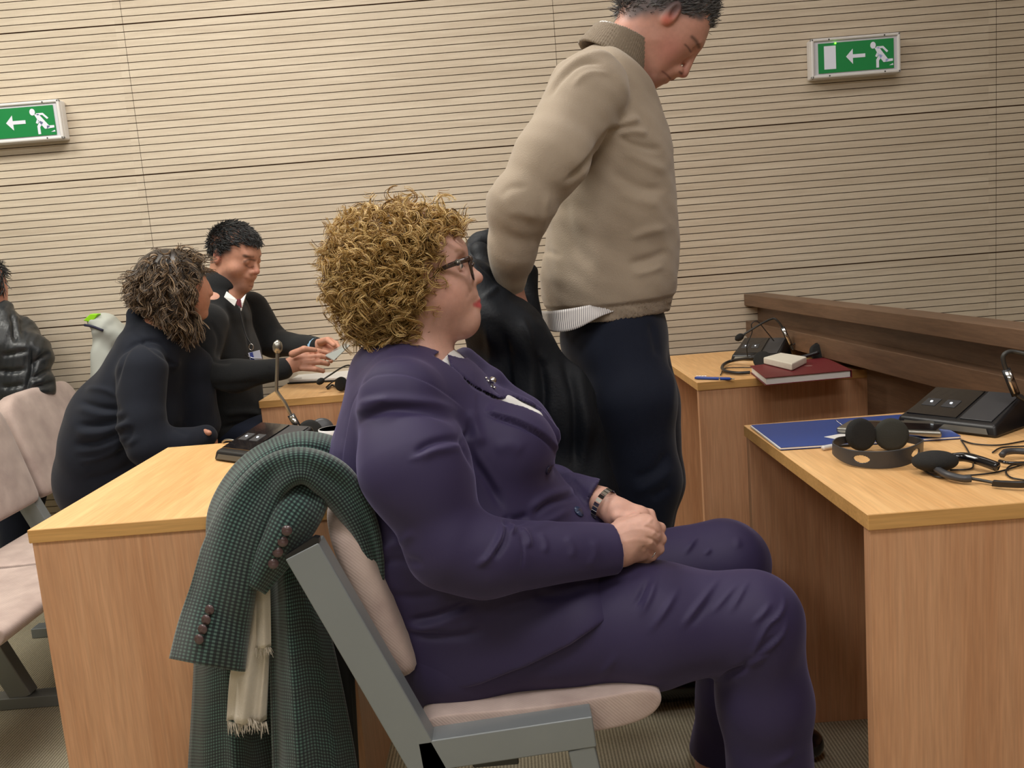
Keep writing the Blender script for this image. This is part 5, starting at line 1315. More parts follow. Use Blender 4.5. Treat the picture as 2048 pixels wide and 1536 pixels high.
hand(S, P(630, 694, 3.22), P(655, 690, 3.18), [[P(655, 682, 3.2), P(672, 686, 3.16), P(678, 696, 3.10)], [P(658, 688, 3.19), P(674, 694, 3.14), P(676, 706, 3.09)], [P(656, 694, 3.17), P(670, 704, 3.13), P(670, 716, 3.08)], [P(650, 700, 3.16), P(662, 712, 3.12), P(662, 722, 3.08)]],
     [P(640, 684, 3.17), P(656, 680, 3.12), P(668, 690, 3.08)])
S.cone(R_(450, 895), P(560, 900, 3.15), .11, .085, .05); S.chain([P(560, 900, 3.15), P(570, 1060, 3.15), P(570, 1170, 3.17)], [.08, .06, .05], .03)
k = Skin(S, .004, it=1); k.base(lin(204, 150, 126))
for q in (-1, 1):
    k.tint([hd(.094, q*.016, -.006), hd(.080, q*.050, -.006)], .0050, lin(60, 46, 42), .85, .6)
    k.tint([hd(.035, q*.055, -.10), hd(.07, q*.025, -.125)], .024, lin(134, 104, 92), .5, .7); k.tint([hd(.095, q*.012, -.073)], .008, lin(130, 98, 88), .5, .7)
    k.tint([hd(.096, q*.002, -.084), hd(.086, q*.022, -.085)], .006, lin(172, 100, 90), .7, .5); k.tint([hd(-.01, q*.078, -.03)], .022, lin(214, 130, 112), .6, .6)
    k.tint([hd(-.035, q*.06, -.03), hd(.02, q*.07, .005)], .022, lin(60, 54, 52), .85, .5)
k.tint([hd(.11, 0, -.058)], .012, lin(206, 132, 118), .6, .6); k.ink([(489, 523), (499, 519), (510, 521)], 1.8, lin(58, 46, 42), .7, .8, (3, 3.3)); k.ink([(492, 531), (499, 535), (507, 533)], 1.2, lin(84, 54, 48), .7, .8, (3, 3.3)); k.ink([(498, 572), (505, 573), (509, 572)], .9, lin(110, 58, 54), .8, .8, (3, 3.3)); k.link('body', M['skin'], mr)
rs = np.random.RandomState(4); d = rs.normal(size=(7000, 3)); d /= np.linalg.norm(d, axis=1)[:, None]
loc = d*np.array([.096, .080, .090]); ok = (loc[:, 2] > .022-np.clip(-loc[:, 0]+.03, 0, .06)*1.25) | ((loc[:, 0] < -.03) & (loc[:, 2] > -.055)); ok &= ~((loc[:, 0] > .055) & (loc[:, 2] < .035))
loc = loc[ok]; p = HC+loc@np.array(AX); dd = d[ok]@np.array(AX); fl = fw*.9+sd_*.1
def blackhair(rs, n):
    t = rs.rand(n, 1); return np.array(lin(24, 24, 26)[:3])*(1-t)+np.array(lin(74, 76, 78)[:3])*t**3
pt, rd, cl = curl_locks(p, (fl-dd*(dd@fl)[:, None])+dd*.12+rs.normal(size=p.shape)*.16, rs, .018, .0015, .5, 1, .0005, .0016, blackhair, k=7)
strands('hair', pt, rd, cl, M['hair'], mr, label='short black hair')
M['black_knit'] = knit('black_knit', lin(22, 24, 26), sh=.08)
J = Sdf(); J.cone(R_(440, 640), R_(440, 720), .10, .13, .05, 1.5); J.cone(R_(440, 720), R_(455, 900), .135, .145, .05, 1.3); mr_arm(J, 1.0)
J.cone(R_(444, 574), R_(437, 625), .070, .10, .04, 1.1); J.cone(hd(-.02, 0, -.05), R_(448, 596), .050, .050, .004, op='s')
J.pix([(463, 594), (474, 604), (484, 620), (478, 600), (492, 598), (480, 575), (455, 580)], y1=3.3, k=.002)
J.plane(P(565, 738, 2.98), P(575, 735, 2.98)-P(500, 748, 2.96), .003) if False else None
k = Skin(J, .005, it=3)
for pts, a, w_, sd in (([(484, 618), (492, 660), (500, 710)], -.004, 3, 0), ([(400, 690), (430, 720), (470, 720)], -.008, 6, 0), ([(410, 770), (460, 772), (530, 764)], -.006, 6, 0), ([(440, 830), (490, 825), (530, 830)], .006, 7, 0), ([(430, 860), (480, 850), (525, 852)], -.006, 6, 0), ([(420, 640), (440, 680), (432, 720)], -.006, 5, 0), ([(540, 730), (540, 765)], -.003, 4, 0)): k.fold(pts, a, w_, sd)
k.wave(.004, 10, 6); k.done(); k.link('jumper', M['black_knit'], mr)
obj('shirt_collar', MB().prism([P(453, 583, 3.14), P(474, 600, 3.10), P(469, 612, 3.10), P(448, 594, 3.13)], (0, .006, 0)).prism([P(492, 588, 3.12), P(486, 606, 3.10), P(482, 622, 3.10), P(478, 602, 3.11)], (0, .006, 0)), M['white'], mr)
obj('tie', MB().prism([P(470, 598, 3.105), P(480, 598, 3.10), P(484, 616, 3.10), P(474, 610, 3.10)], (0, .008, 0)), mat('maroon_tie', lin(120, 50, 60), .6), mr)
obj('lanyard', MB().tube(crv([P(478, 612, 3.09), P(484, 640, 3.08), P(492, 670, 3.07), P(503, 690, 3.06)], 5), .0025, 6), M['black'], mr, smooth=True)
bg = obj('badge', MB().prism([P(496, 706, 3.05), P(519, 700, 3.05), P(525, 722, 3.05), P(503, 727, 3.05)], (0, .004, 0)), mat('badge_card', lin(206, 206, 222), .3), mr)
obj('badge_stripe', MB().prism([P(499, 706, 3.048), P(505, 704, 3.048), P(510, 725, 3.048), P(503, 726, 3.048)], (0, .002, 0)), mat('badge_blue', lin(70, 80, 150), .4), bg)
obj('badge_clip', MB().tube([P(502+4.5*cos(a), 694+6*sin(a), 3.05) for a in np.linspace(0, 2*pi, 13)], .0016, 6, cap=False).tube([P(490, 710, 3.047), P(505, 716, 3.046), P(524, 718, 3.047)], .0014, 6), M['chrome'], bg, smooth=True)
obj('cuff', MB().tube([P(622, 694, 3.24), P(634, 694, 3.21)], .034, 16), mat('pale_blue_cuff', lin(150, 190, 220), .7), mr, smooth=True)
T = Sdf(); T.cone(R_(450, 890), P(560, 900, 3.15), .15, .10, .05, 1.3); T.chain([P(560, 900, 3.15), P(572, 1060, 3.15), P(572, 1165, 3.17)], [.10, .08, .075], .03); T.chain([P(545, 900, 3.36), P(560, 1060, 3.36), P(560, 1140, 3.36)], [.10, .08, .075], .03); Skin(T, .007).link('trousers', M['navy'], mr)
# the sheet he holds
sh = MB().prism([P(650, 712, 2.99), P(690, 688, 3.10), P(700, 691, 3.02), P(668, 722, 2.92)], np.array([.0005, 0, .003]))
tagp(obj('tablet', sh, mat('tablet_glass', lin(150, 160, 160), .12, coat=.5), center=True), 'thin grey glassy sheet held in both hands by the man in black jumper', 'tablet')

# ================================================================== person in the puffer jacket at the left edge
PY = 3.38
pp_ = thing('person', (P(10, 900, PY)[0], PY, 0), 'person in black quilted puffer jacket, cut off by the left edge', 'person')
def Q_(u, v, dy=0): return P(u, v, PY)+np.array([0, dy, 0])
def pq(n): return n*PY/F_PX
S = Sdf(); S.ell(Q_(-38, 575), (pq(48), .075, pq(62)), .02); S.ell(Q_(-52, 610), (pq(42), .06, pq(52)), .03); S.ell(Q_(2, 598, -.055), (.018, .01, .03), .005); S.ell(Q_(3, 598, -.064), (.010, .006, .018), .004, op='s')
S.cone(Q_(-25, 620), Q_(-20, 690), pq(34), pq(40), .03); S.cone(Q_(-20, 700), Q_(-15, 900), .12, .13, .05, 1.3)
S.cone(Q_(-90, 590), Q_(-98, 610), .008, .011, .01)
S.cone(Q_(-15, 900), Q_(60, 960, -.1), .12, .09, .05); S.chain([Q_(60, 960, -.1), Q_(70, 1120, -.1)], [.085, .06], .03)
k = Skin(S, .006); k.base(lin(204, 142, 120)); k.link('body', M['skin'], pp_)
rs = np.random.RandomState(2); p, d = ellpts(rs, Q_(-38, 568), (pq(50), .080, pq(62)), 2600); u, v = proj(p); ok = (u < 9) & (v < 588-(u+40)*.05); p, d = p[ok], d[ok]; fl = np.array([-.5, 0, -.6])
pt, rd, cl = curl_locks(p, (fl-d*(d@fl)[:, None])+rs.normal(size=p.shape)*.2, rs, .03, .002, .6, 1, .0005, .0022, blackhair, k=7); strands('hair', pt, rd, cl, M['hair'], pp_)
M['puffer'] = mat('puffer_nylon', lin(40, 43, 46), .38, noise=.2, nscale=20, bump=.5, bscale=70, spec=.5)
J = Sdf(); J.cone(Q_(-10, 700), Q_(0, 900), .16, .18, .05, 1.0); J.chain([Q_(62, 700, -.06), Q_(76, 770, -.07), Q_(66, 840, -.09)], [pq(42), pq(42), pq(38)], .03); J.cone(Q_(20, 690), Q_(60, 705, -.03), .10, .08, .05)
J.chain([Q_(12, 618, -.02), Q_(34, 652, -.06), Q_(40, 668, -.08), Q_(15, 700, -.13), Q_(-15, 720, -.14)], [.036, .045, .045, .035, .03], .02, 1.2); J.cone(Q_(-25, 600), Q_(-18, 660), .07, .06, .01, op='s')
J.cone(Q_(-5, 880), Q_(60, 930, -.02), .16, .12, .05)
k = Skin(J, .006, it=3)
for pts in ([(0, 712), (30, 706), (60, 700)], [(-10, 742), (30, 742), (55, 735)], [(0, 775), (30, 772), (50, 765)], [(0, 810), (30, 800)], [(62, 735), (85, 712), (102, 706)], [(60, 760), (88, 745), (108, 738)], [(55, 780), (90, 770), (114, 764)], [(50, 800), (85, 795), (112, 788)], [(62, 680), (66, 730), (54, 775), (48, 810)], [(18, 615), (30, 650), (28, 690)], [(30, 612), (48, 645), (44, 676)]): k.fold(pts, -.013, 5)
k.wave(.007, 22, 9); k.done(); k.link('puffer_jacket', M['puffer'], pp_)
k2 = obj('zip', MB().tube(crv([Q_(8, 700, -.2), Q_(10, 760, -.23), Q_(20, 820, -.24)], 5), .004, 6), M['dark_metal'], pp_, smooth=True)
T = Sdf(); T.cone(Q_(0, 905), Q_(62, 962, -.1), .125, .10, .05); T.chain([Q_(62, 962, -.1), Q_(72, 1122, -.1)], [.092, .07], .03); Skin(T, .008).link('trousers', M['navy'], pp_)

# ================================================================== grey and lime bag behind the woman in the coat
bgp = thing('backpack', P(200, 690, 3.45), 'light grey bag with bright lime green tab, against the slatted wall behind the dark coat', 'bag')
S = Sdf(); S.chain([P(190, 644, 3.45), P(210, 650, 3.46), P(232, 672, 3.48)], [.028, .042, .05], .02, 1.3); S.cone(P(206, 668, 3.46), P(220, 800, 3.47), .035, .07, .03, 1.3); k = Skin(S, .005); k.wave(.005, 25, 2); k.done(); k.link('bag_body', mat('pale_grey_nylon', lin(186, 190, 182), .7), bgp)
obj('lime_tab', MB().prism([P(166, 641, 3.41), P(180, 628, 3.41), P(196, 628, 3.41), P(184, 646, 3.41)], (0, .03, 0)), mat('lime_webbing', lin(150, 220, 20), .6), bgp, bevel=.003)
obj('dark_piping', MB().tube(crv([P(169, 650, 3.41), P(185, 653, 3.40), P(206, 661, 3.40)], 5), .005, 8), mat('navy_piping', lin(34, 34, 60), .7), bgp, smooth=True)
# ================================================================== exit signs
GREEN = mat('sign_green', lin(24, 128, 66), .35, emit=lin(24, 150, 74), estr=.10)
PICT = mat('sign_white', lin(226, 228, 240), .4, emit=lin(220, 225, 240), estr=.10)
def exit_sign(x0, x1, z0, z1, label):
    t = thing('exit_sign', ((x0+x1)/2, WY-.03, z0), label, 'sign', 'green exit signs on the slatted wall')
    W, H = x1-x0, z1-z0; yb = WY-.055
    obj('housing', rbox(x0, x1, yb+.012, WY, z0, z1), M['white_plastic'], t, bevel=.008, bseg=3)
    fr = MB()
    for a, b, c, d in ((x0, x1, z0, z0+.012), (x0, x1, z1-.012, z1), (x0, x0+.012, z0, z1), (x1-.012, x1, z0, z1)): fr.box(a, b, yb-.002, yb+.014, c, d)
    obj('frame', fr, M['white_plastic'], t, bevel=.004)
    obj('cover', rbox(x0+.012, x1-.012, yb+.004, yb+.013, z0+.012, z1-.012), mat('sign_cover', lin(214, 214, 222), .2), t)
    gx0, gx1, gz0, gz1 = x0+.028, x1-.026, z0+.018, z1-.020
    obj('green_panel', rbox(gx0, gx1, yb+.001, yb+.005, gz0, gz1), GREEN, t)
    gw, gh = gx1-gx0, gz1-gz0; y = yb-.0002
    q = lambda s, r: (gx0+s*gw, y, gz1-r*gh)      # s 0..1 left to right, r 0..1 top to bottom
    pic = lambda name, polys: obj(name, [m for m in [MB()] if not [m.prism([q(*p) for p in po], (0, .0015, 0)) for po in polys] or True][0], PICT, t)
    pic('door_pictogram', [[(.075, .10), (.23, .10), (.23, .88), (.075, .88)]])
    pic('arrow_pictogram', [[(.365, .50), (.455, .25), (.455, .44), (.62, .44), (.62, .56), (.455, .56), (.455, .76)]])
    rn = [[(.68+.036*cos(a)+.045, .19+.115*sin(a)) for a in np.linspace(0, 2*pi, 17)[:-1]],
          [(.745, .28), (.80, .26), (.93, .72), (.89, .78), (.86, .78), (.80, .56)],       # trunk into rear thigh
          [(.77, .24), (.86, .24), (.925, .42), (.905, .46), (.85, .31), (.78, .31)],      # rear arm
          [(.89, .68), (.985, .68), (.985, .76), (.885, .78)],                             # rear shin
          [(.81, .50), (.85, .56), (.80, .72), (.80, .95), (.765, .95), (.765, .68)],      # front leg
          [(.775, .44), (.80, .50), (.775, .60), (.752, .56)],                             # front hand
          [(.935, .90), (.985, .84), (.99, .90)]]
    pic('running_figure', rn)
    for sx in (.2, .82):
        for zz in (z0+.007, z1-.007): obj('screw', MB().lathe((x0+W*sx, yb-.001, zz), (0, -1, 0), [(0, .003), (.0015, .003), (.0015, 0)], 10), M['dark_metal'], t)
    return t
s1 = exit_sign(1.243, 1.587, 1.757, 1.905, 'green exit sign with whole door, arrow and running figure, right of the standing man')
obj('status_light', MB().ball((1.243+.093, WY-.058, 1.882), .0035), mat('green_led', lin(120, 255, 60), .3, emit=lin(120, 255, 60), estr=4), s1)
exit_sign(-1.99, -1.643, 1.757, 1.905, 'green exit sign cut off by the left edge, above the wavy-haired woman')

# ================================================================== conference microphone units
LED = mat('white_led', lin(230, 240, 255), .3, emit=(.9, .95, 1, 1), estr=2.5)
def mic_unit(c, ang, neck, label, s=1.0, plate=None, headr=.008, tall=.055, group='conference microphone units'):
    """c: middle of the footprint on the table; ang: direction the user sits"""
    c = np.array(c, float); t = thing('microphone_unit', c, label, 'microphone', group)
    fx = np.array([cos(ang), sin(ang), 0]); sx = np.array([-fx[1], fx[0], 0]); up = np.array([0, 0, 1.])
    q = lambda a, b, h: c+fx*a*s+sx*b*s+up*h*s
    # wedge: low towards the user (+fx), high behind; slanting left half panel, speaker on the other half
    lo = [q(.075, -.10, 0), q(.075, .10, 0), q(-.075, .10, 0), q(-.075, -.10, 0)]
    hi = [q(.070, -.095, .022), q(.070, .095, .022), q(-.060, .085, tall), q(-.060, -.085, tall)]
    mb = MB().add(lo+hi, [(3, 2, 1, 0), (4, 5, 6, 7), (0, 1, 5, 4), (1, 2, 6, 5), (2, 3, 7, 6), (3, 0, 4, 7)])
    obj('base', mb, M['black'], t, bevel=.006*s, bseg=3)
    def on_top(a0, a1, b0, b1, lift, th=.002):
        P4 = []
        for a, b in ((a0, b0), (a1, b0), (a1, b1), (a0, b1)):
            k = (.070-a)/.130; P4.append(q(a, b, .022+(tall-.022)*k+lift))
        return MB().prism(P4, up*th*s)
    obj('button_panel', on_top(.058, -.052, -.085, .015, .0003), M['glossblack'], t)
    obj('speaker_grille', on_top(.058, -.052, .022, .082, .0003), M['greyplastic'], t, bevel=.001)
    for a, b in ((.01, -.06), (.01, -.02)):
        bt = obj('button', on_top(a+.014, a-.014, b-.014, b+.014, .002, .0015), M['greyplastic'], t, bevel=.001)
        obj('indicator_light', on_top(a+.002, a-.002, b-.002, b+.002, .0038, .001), LED, bt)
    obj('chrome_strip', MB().prism([q(.0765, -.085, .006), q(.0765, .085, .006), q(.0735, .080, .016), q(.0735, -.080, .016)], fx*.0012*s), M['steel'], t)
    nk = [np.array(p, float) for p in neck]
    if plate:
        i, j = plate; a, b = nk[i], nk[j]; d = b-a; d /= np.linalg.norm(d); w_ = np.cross(d, (0, 1, 0)); w_ /= np.linalg.norm(w_)
        obj('neck_bracket', MB().tube([a-d*.006, b+d*.004], .0085*s, 12, flat=.5, up=(0, 1, 0)), M['black'], t, smooth=True)
        obj('silver_plate', MB().tube([a+np.array([0, -.004, 0]), b+np.array([0, -.004, 0])], .006*s, 12, flat=.35, up=(0, 1, 0)), M['chrome'], t, smooth=True)
    obj('gooseneck', MB().tube(crv(nk, 7), .0042*s, 10), M['dark_metal'] if headr < .012 else M['steel'], t, smooth=True)
    d = nk[-1]-nk[-2]; d /= np.linalg.norm(d)
    obj('microphone_head', MB().lathe(nk[-1]-d*headr*1.1, d, [(0, headr*.5), (headr*.6, headr*.95), (headr*1.4, headr*1.05), (headr*2.2, headr*.85), (headr*2.7, headr*.3), (headr*2.8, 0)], 16), M['black_matte'] if headr < .012 else M['steel'], t, smooth=True)
    return t
# on the right-hand desk
c = (Z(1848, 850, .75)+Z(2048, 862, .75))/2+np.array([.035, .075, 0]); c = np.array([.965, 1.885, .75])
yk = 1.80
mic_unit(c, radians(215), [P(2050, 800, yk), P(2030, 785, yk), P(2013, 742, yk), P(2006, 718, yk), P(2012, 706, yk), P(2032, 704, yk), P(2075, 716, yk-.02), P(2110, 735, yk-.04)], 'black microphone unit on the right desk beside the blue folder', 1.1, (1, 2), tall=.062)
# on the back right desk
yk = 3.11; c = np.array([P(1532, 735, yk)[0], yk, .75])
mic_unit((c[0], yk+.05, .75), radians(235), [P(1586, 700, yk), P(1580, 688, yk), P(1566, 657, yk), P(1553, 640, yk), P(1543, 638, yk), P(1518, 650, yk-.02), P(1480, 674, yk-.03)], 'black microphone unit behind the dark red book, neck bent to the left', .9, (1, 2), .0119, .075)
# on the left desk
c = Z(528, 912, .75)+np.array([0, .03, 0]); yk = 2.24
mic_unit((c[0]+.015, 2.14, .75), radians(-128), [P(606, 872, yk), P(600, 862, yk), P(583, 832, yk), P(570, 806, yk), P(556, 786, yk), P(553, 776, yk), P(554, 740, yk), P(555, 696, yk)], 'black microphone unit on the left desk, neck standing straight up beside the checked coat', 1.1, (1, 2), .0121, .062)
# small microphone on the far left desk
tp = Z(700, 780, .75); yk = 3.2
mic_unit((P(715, 775, 3.25)[0], 3.25, .75), radians(200), [P(706, 760, 3.25), P(704, 735, 3.25), P(690, 732, 3.22), P(660, 750, 3.18), P(642, 762, 3.16)], 'black microphone unit on the far left desk, neck bent down towards the reading man', .7, None, .011)

# ================================================================== headphones
def cup(parent, c, n, r, th=.016, name='ear_cushion', mt=None):
    c = np.array(c, float); n = np.array(n, float); n /= np.linalg.norm(n)
    o = obj(name, MB().lathe(c-n*th/2, n, [(0, r*.85), (th*.15, r*.97), (th*.5, r), (th*.85, r*.93), (th, r*.75), (th*1.05, 0)], 28), mt or M['black_matte'], parent, smooth=True)
    return o
def band(parent, pts, w, th, mt, holes=None, upd=(0, 0, 1)):
    """strip of width w following pts"""
    q = np.array(crv(pts, 8)); n = len(q); up = np.array(upd, float); mb = MB()
    for i in range(n):
        ww = w*(.55+.45*sin(pi*i/(n-1))) if w > .012 else w
        t = q[min(i+1, n-1)]-q[max(i-1, 0)]; nn = np.cross(t, up); nn /= np.linalg.norm(nn)
        for s_, o_ in ((-1, -1), (1, -1), (1, 1), (-1, 1)): mb.v.append(tuple(q[i]+up*ww/2*s_+nn*th/2*o_))
    for i in range(n-1):
        for k in range(4): mb.f.append((i*4+k, i*4+(k+1) % 4, (i+1)*4+(k+1) % 4, (i+1)*4+k))
    mb.f += [(3, 2, 1, 0), ((n-1)*4, (n-1)*4+1, (n-1)*4+2, (n-1)*4+3)]; mb.mi = [0]*len(mb.f)
    return obj('headband', mb, mt, parent, bevel=.001)
ZT = lambda u, v, h=0: Z(u, v, .75+h)
hpn = thing('headphones', ZT(1752, 905), 'black headphones with two round foam cups upright, lying on the right desk before the folder', 'headphones', 'headphones lying on desks')
cu1 = P(1722, 869, 1.725); cu2 = P(1783, 869, 1.725)
M['grey_foam'] = mat('olive_foam', lin(52, 52, 46), .95, bump=.5, bscale=900)
for c, mt_, n in ((cu1, M['black_matte'], (.25, -1, .22)), (cu2, M['grey_foam'], (-.25, -1, .22))):
    cup(hpn, c, n, .0325, mt=mt_); nn = np.array(n)/np.linalg.norm(n); cup(hpn, c-nn*.014, n, .022, .012, 'ear_shell', M['black'])
bp_ = [P(1698, 878, 1.735), P(1674, 884, 1.715), ZT(1667, 898, .022), ZT(1699, 914, .019), ZT(1752, 920, .018), ZT(1806, 915, .019), ZT(1841, 899, .022), P(1842, 885, 1.715), P(1810, 877, 1.735)]
def slotted_band(parent, pts, w, mt, slots, upd):
    """headband strip with oval slots cut right through it"""
    q = np.array(crv(pts, 36)); n = len(q); m_ = 29; up = np.array(upd, float); up /= np.linalg.norm(up); L = np.r_[0, np.cumsum(np.linalg.norm(np.diff(q, axis=0), axis=1))]
    mb = MB(); keep = []
    for i in range(n):
        s_ = L[i]/L[-1]; ww = w*(.42+.58*sin(pi*s_)**1.5)
        for k in range(m_): mb.v.append(tuple(q[i]+up*ww*(k/(m_-1)-.5)))
    for i in range(n-1):
        for k in range(m_-1):
            s_ = (L[i]+L[i+1])/2; t_ = (k+.5)/(m_-1)-.5
            if any(((s_-a*L[-1])/rl)**2+(t_/.24)**2 < 1 for a, rl in slots): continue
            mb.f.append((i*m_+k, (i+1)*m_+k, (i+1)*m_+k+1, i*m_+k+1))
    mb.mi = [0]*len(mb.f)
    return obj('headband', mb, mt, parent, solid=.0028, smooth=True)
hb = slotted_band(hpn, bp_, .034, M['greyplastic'], [(.37, .015), (.63, .015)], (0, -.12, .99))
cab = lambda name, pts, r, parent, mt=None: obj(name, MB().tube(crv(pts, 7), r, 6), mt or M['black'], parent, smooth=True)
cab('jack_plug', [ZT(1645, 896, .006), ZT(1667, 892, .006)], .005, hpn, M['white_plastic']); cab('cable', [ZT(1667, 892, .005), ZT(1700, 890, .004), ZT(1740, 890, .003)], .002, hpn)
hp2 = thing('headset', ZT(1900, 925), 'black headset with one flat oval cup, right of the upright headphones', 'headset', 'headphones lying on desks')
c = ZT(1870, 922, .022); S = Sdf(); S.ell(c, (.040, .032, .018), .01); k = Skin(S, .003); k.link('ear_cushion', M['black_matte'], hp2)
cab('ear_shell', [ZT(1905, 915, .02), ZT(1930, 914, .022), ZT(1962, 922, .02), ZT(1996, 934, .014)], .0085, hp2, M['glossblack'])
cab('microphone_boom', [ZT(1872, 938, .014), ZT(1895, 950, .012), ZT(1925, 957, .010), ZT(1942, 957, .01)], .0065, hp2, M['greyplastic'])
cab('slider', [ZT(1942, 957, .008), ZT(1970, 962, .006), ZT(1995, 967, .006)], .0028, hp2, M['dark_metal'])
band(hp2, [ZT(1985, 966, .009), ZT(2010, 968, .010), ZT(2060, 968, .011), ZT(2120, 955, .011)], .011, .006, M['black'], upd=(0, -.3, .95))
cab('cable', [ZT(1835, 925, .004), ZT(1850, 942, .003), ZT(1880, 955, .003), ZT(1920, 952, .003), ZT(1990, 945, .003), ZT(2060, 925, .003)], .0016, hp2)
cab('cable', [ZT(1922, 880, .003), ZT(1935, 900, .003), ZT(1946, 925, .003), ZT(1940, 938, .003), ZT(1900, 940, .003)], .0016, hp2)
cab('cable', [ZT(1922, 880, .003), ZT(1950, 888, .003), ZT(2000, 890, .003), ZT(2060, 880, .003)], .0016, hp2)
cab('cable', [ZT(2060, 930, .003), ZT(2025, 930, .003), ZT(2012, 942, .003), ZT(2022, 955, .003), ZT(2060, 962, .003)], .0016, hp2)
hp3 = thing('headset', ZT(2030, 915), 'black headset arm at the right edge of the right desk, above the flat cup\'s cables', 'headset', 'headphones lying on desks')
cab('headband', [ZT(2004, 910, .012), ZT(2012, 904, .014), ZT(2035, 902, .014), ZT(2080, 906, .014)], .006, hp3, M['greyplastic'])
cab('cable', [ZT(1985, 905, .003), ZT(2005, 895, .003), ZT(2060, 892, .003)], .0016, hp3)
cab('slider', [ZT(1998, 922, .010), ZT(2020, 926, .010), ZT(2080, 925, .010)], .003, hp3, M['glossblack'])

# ================================================================== folder, recorder, papers on the right desk
fo = thing('folder', ZT(1700, 860), 'royal blue cardboard folder with papers lying flat on the right desk', 'folder')
q4 = [ZT(1503, 851, .006), ZT(1840, 827, .006), ZT(1922, 873, .006), ZT(1562, 896, .006)]
q4b = [np.array([p[0], p[1], .7515]) for p in q4]
M['blue_card'] = mat('royal_blue_card', lin(44, 74, 150), .45)
obj('front_cover', MB().prism(q4, (0, 0, .0012)), M['blue_card'], fo); obj('back_cover', MB().prism(q4b, (0, 0, .0012)), M['blue_card'], fo)
ins = [p*np.array([1, 1, 0])+np.array([-.003, 0, .753]) for p in q4]; obj('papers', MB().prism(ins, (0, 0, .0028)), M['paper'], fo)
tagp(obj('paper_note', MB().prism([ZT(1648, 874, .0078), ZT(1690, 866, .0078), ZT(1720, 880, .0078), ZT(1700, 884, .0078)], (0, 0, .0004)), M['paper'], center=True), 'small white paper slip on the blue folder, under the metal recorder', 'paper')
rc_ = thing('recorder', ZT(1780, 862, .008), 'slim silver and black recorder with wire aerial on the blue folder, behind the headphones', 'recorder')
r0, r1, r2, r3 = ZT(1672, 866, .010), ZT(1700, 850, .010), ZT(1868, 852, .010), ZT(1884, 876, .010)
obj('casing', MB().prism([r0, r1, r2, r3], (0, 0, .012)), M['steel'], rc_, bevel=.004, bseg=3)
f_ = lambda a, b: r0+(r3-r0)*a+(r1-r0)*b; obj('display', MB().prism([f_(.10, .15)+np.array([0, 0, .0125]), f_(.10, .85)+np.array([0, 0, .0125]), f_(.93, .85)+np.array([0, 0, .0125]), f_(.93, .15)+np.array([0, 0, .0125])], (0, 0, .0006)), M['glossblack'], rc_)
cab('aerial', [P(1692, 856, r1[1]), P(1671, 840, r1[1]+.02)], .0010, rc_, M['chrome'])
obj('lens_ring', MB().lathe(f_(.04, .2)+np.array([0, -.004, .006]), (0, -1, 0), [(0, .004), (.002, .004), (.002, 0)], 12), M['black'], rc_)

# ================================================================== back right desk: book, tissues, pen, headset
bk = thing('book', ZT(1600, 745), 'dark red hardcover book lying on the back right desk under the tissue packet', 'book')
b0, b1, b2, b3 = ZT(1500, 733, .022), ZT(1650, 716, .022), ZT(1704, 741, .022), ZT(1530, 757, .022)
red = mat('maroon_cover', lin(112, 34, 40), .5, bump=.2, bscale=500)
obj('front_cover', MB().prism([b0, b1, b2, b3], (0, 0, .0025)), red, bk, bevel=.001)
obj('back_cover', MB().prism([p-np.array([0, 0, .0215]) for p in (b0, b1, b2, b3)], (0, 0, .0025)), red, bk, bevel=.001)
cc = (b0+b1+b2+b3)/4; obj('pages', MB().prism([cc+(p-cc)*.965-np.array([0, 0, .019]) for p in (b0, b1, b2, b3)], (0, 0, .019)), M['paper'], bk)
obj('spine', MB().prism([b1-np.array([0, 0, .0215]), b1, b2, b2-np.array([0, 0, .0215])], (b0-b1)/np.linalg.norm(b0-b1)*.002), red, bk)
em = b0*.32+b1*.22+b2*.30+b3*.16+np.array([.03, .0, .0026]); obj('cover_emblem', MB().lathe(em, (0, 0, 1), [(0, .012), (.0004, .012), (.0004, 0)], 24), mat('worn_stamp', lin(140, 96, 92), .6), bk)
tz = .0255; ts = [ZT(1527, 728, tz), ZT(1562, 718, tz), ZT(1614, 727, tz), ZT(1584, 742, tz)]
tagp(obj('tissue_packet', MB().prism(ts, (0, 0, .022)), mat('tissue', lin(226, 220, 204), .8, noise=.05, nscale=80, bump=.8, bscale=60), bevel=.004, center=True), 'white packet of tissues lying on the dark red book', 'tissues')
pn = thing('pen', ZT(1432, 757), 'blue ballpoint pen lying at the near edge of the back right desk', 'pen')
pa, pb2 = ZT(1390, 756, .005), ZT(1474, 758, .005); d_ = (pb2-pa)/np.linalg.norm(pb2-pa)
obj('barrel', MB().lathe(pa, d_, [(0, .0035), (.01, .0048), (.115, .0048), (.12, .003)], 12), mat('pen_blue', lin(36, 72, 160), .35), pn, smooth=True)
obj('tip', MB().lathe(pa+d_*.12, d_, [(0, .003), (.012, .001), (.013, 0)], 10), M['steel'], pn, smooth=True)
obj('clip', MB().tube([pa+d_*.004+np.array([0, 0, .006]), pa+d_*.04+np.array([0, 0, .007])], .0012, 6), M['chrome'], pn); obj('ring_band', MB().lathe(pa+d_*.082, d_, [(0, .0050), (.004, .0050)], 12), M['chrome'], pn)
hb4 = thing('headset', ZT(1560, 722), 'black headset lying across the dark red book, headband reaching left past the book', 'headset', 'headphones lying on desks')
c = P(1524, 719, 2.93); cup(hb4, c, (-.5, -.7, .5), .030); c2_ = P(1636, 705, 2.90); cup(hb4, c2_, (.3, -.8, .4), .030); cup(hb4, c2_+np.array([.012, .012, 0]), (.3, -.8, .4), .033, .012, 'ear_shell', M['black'])
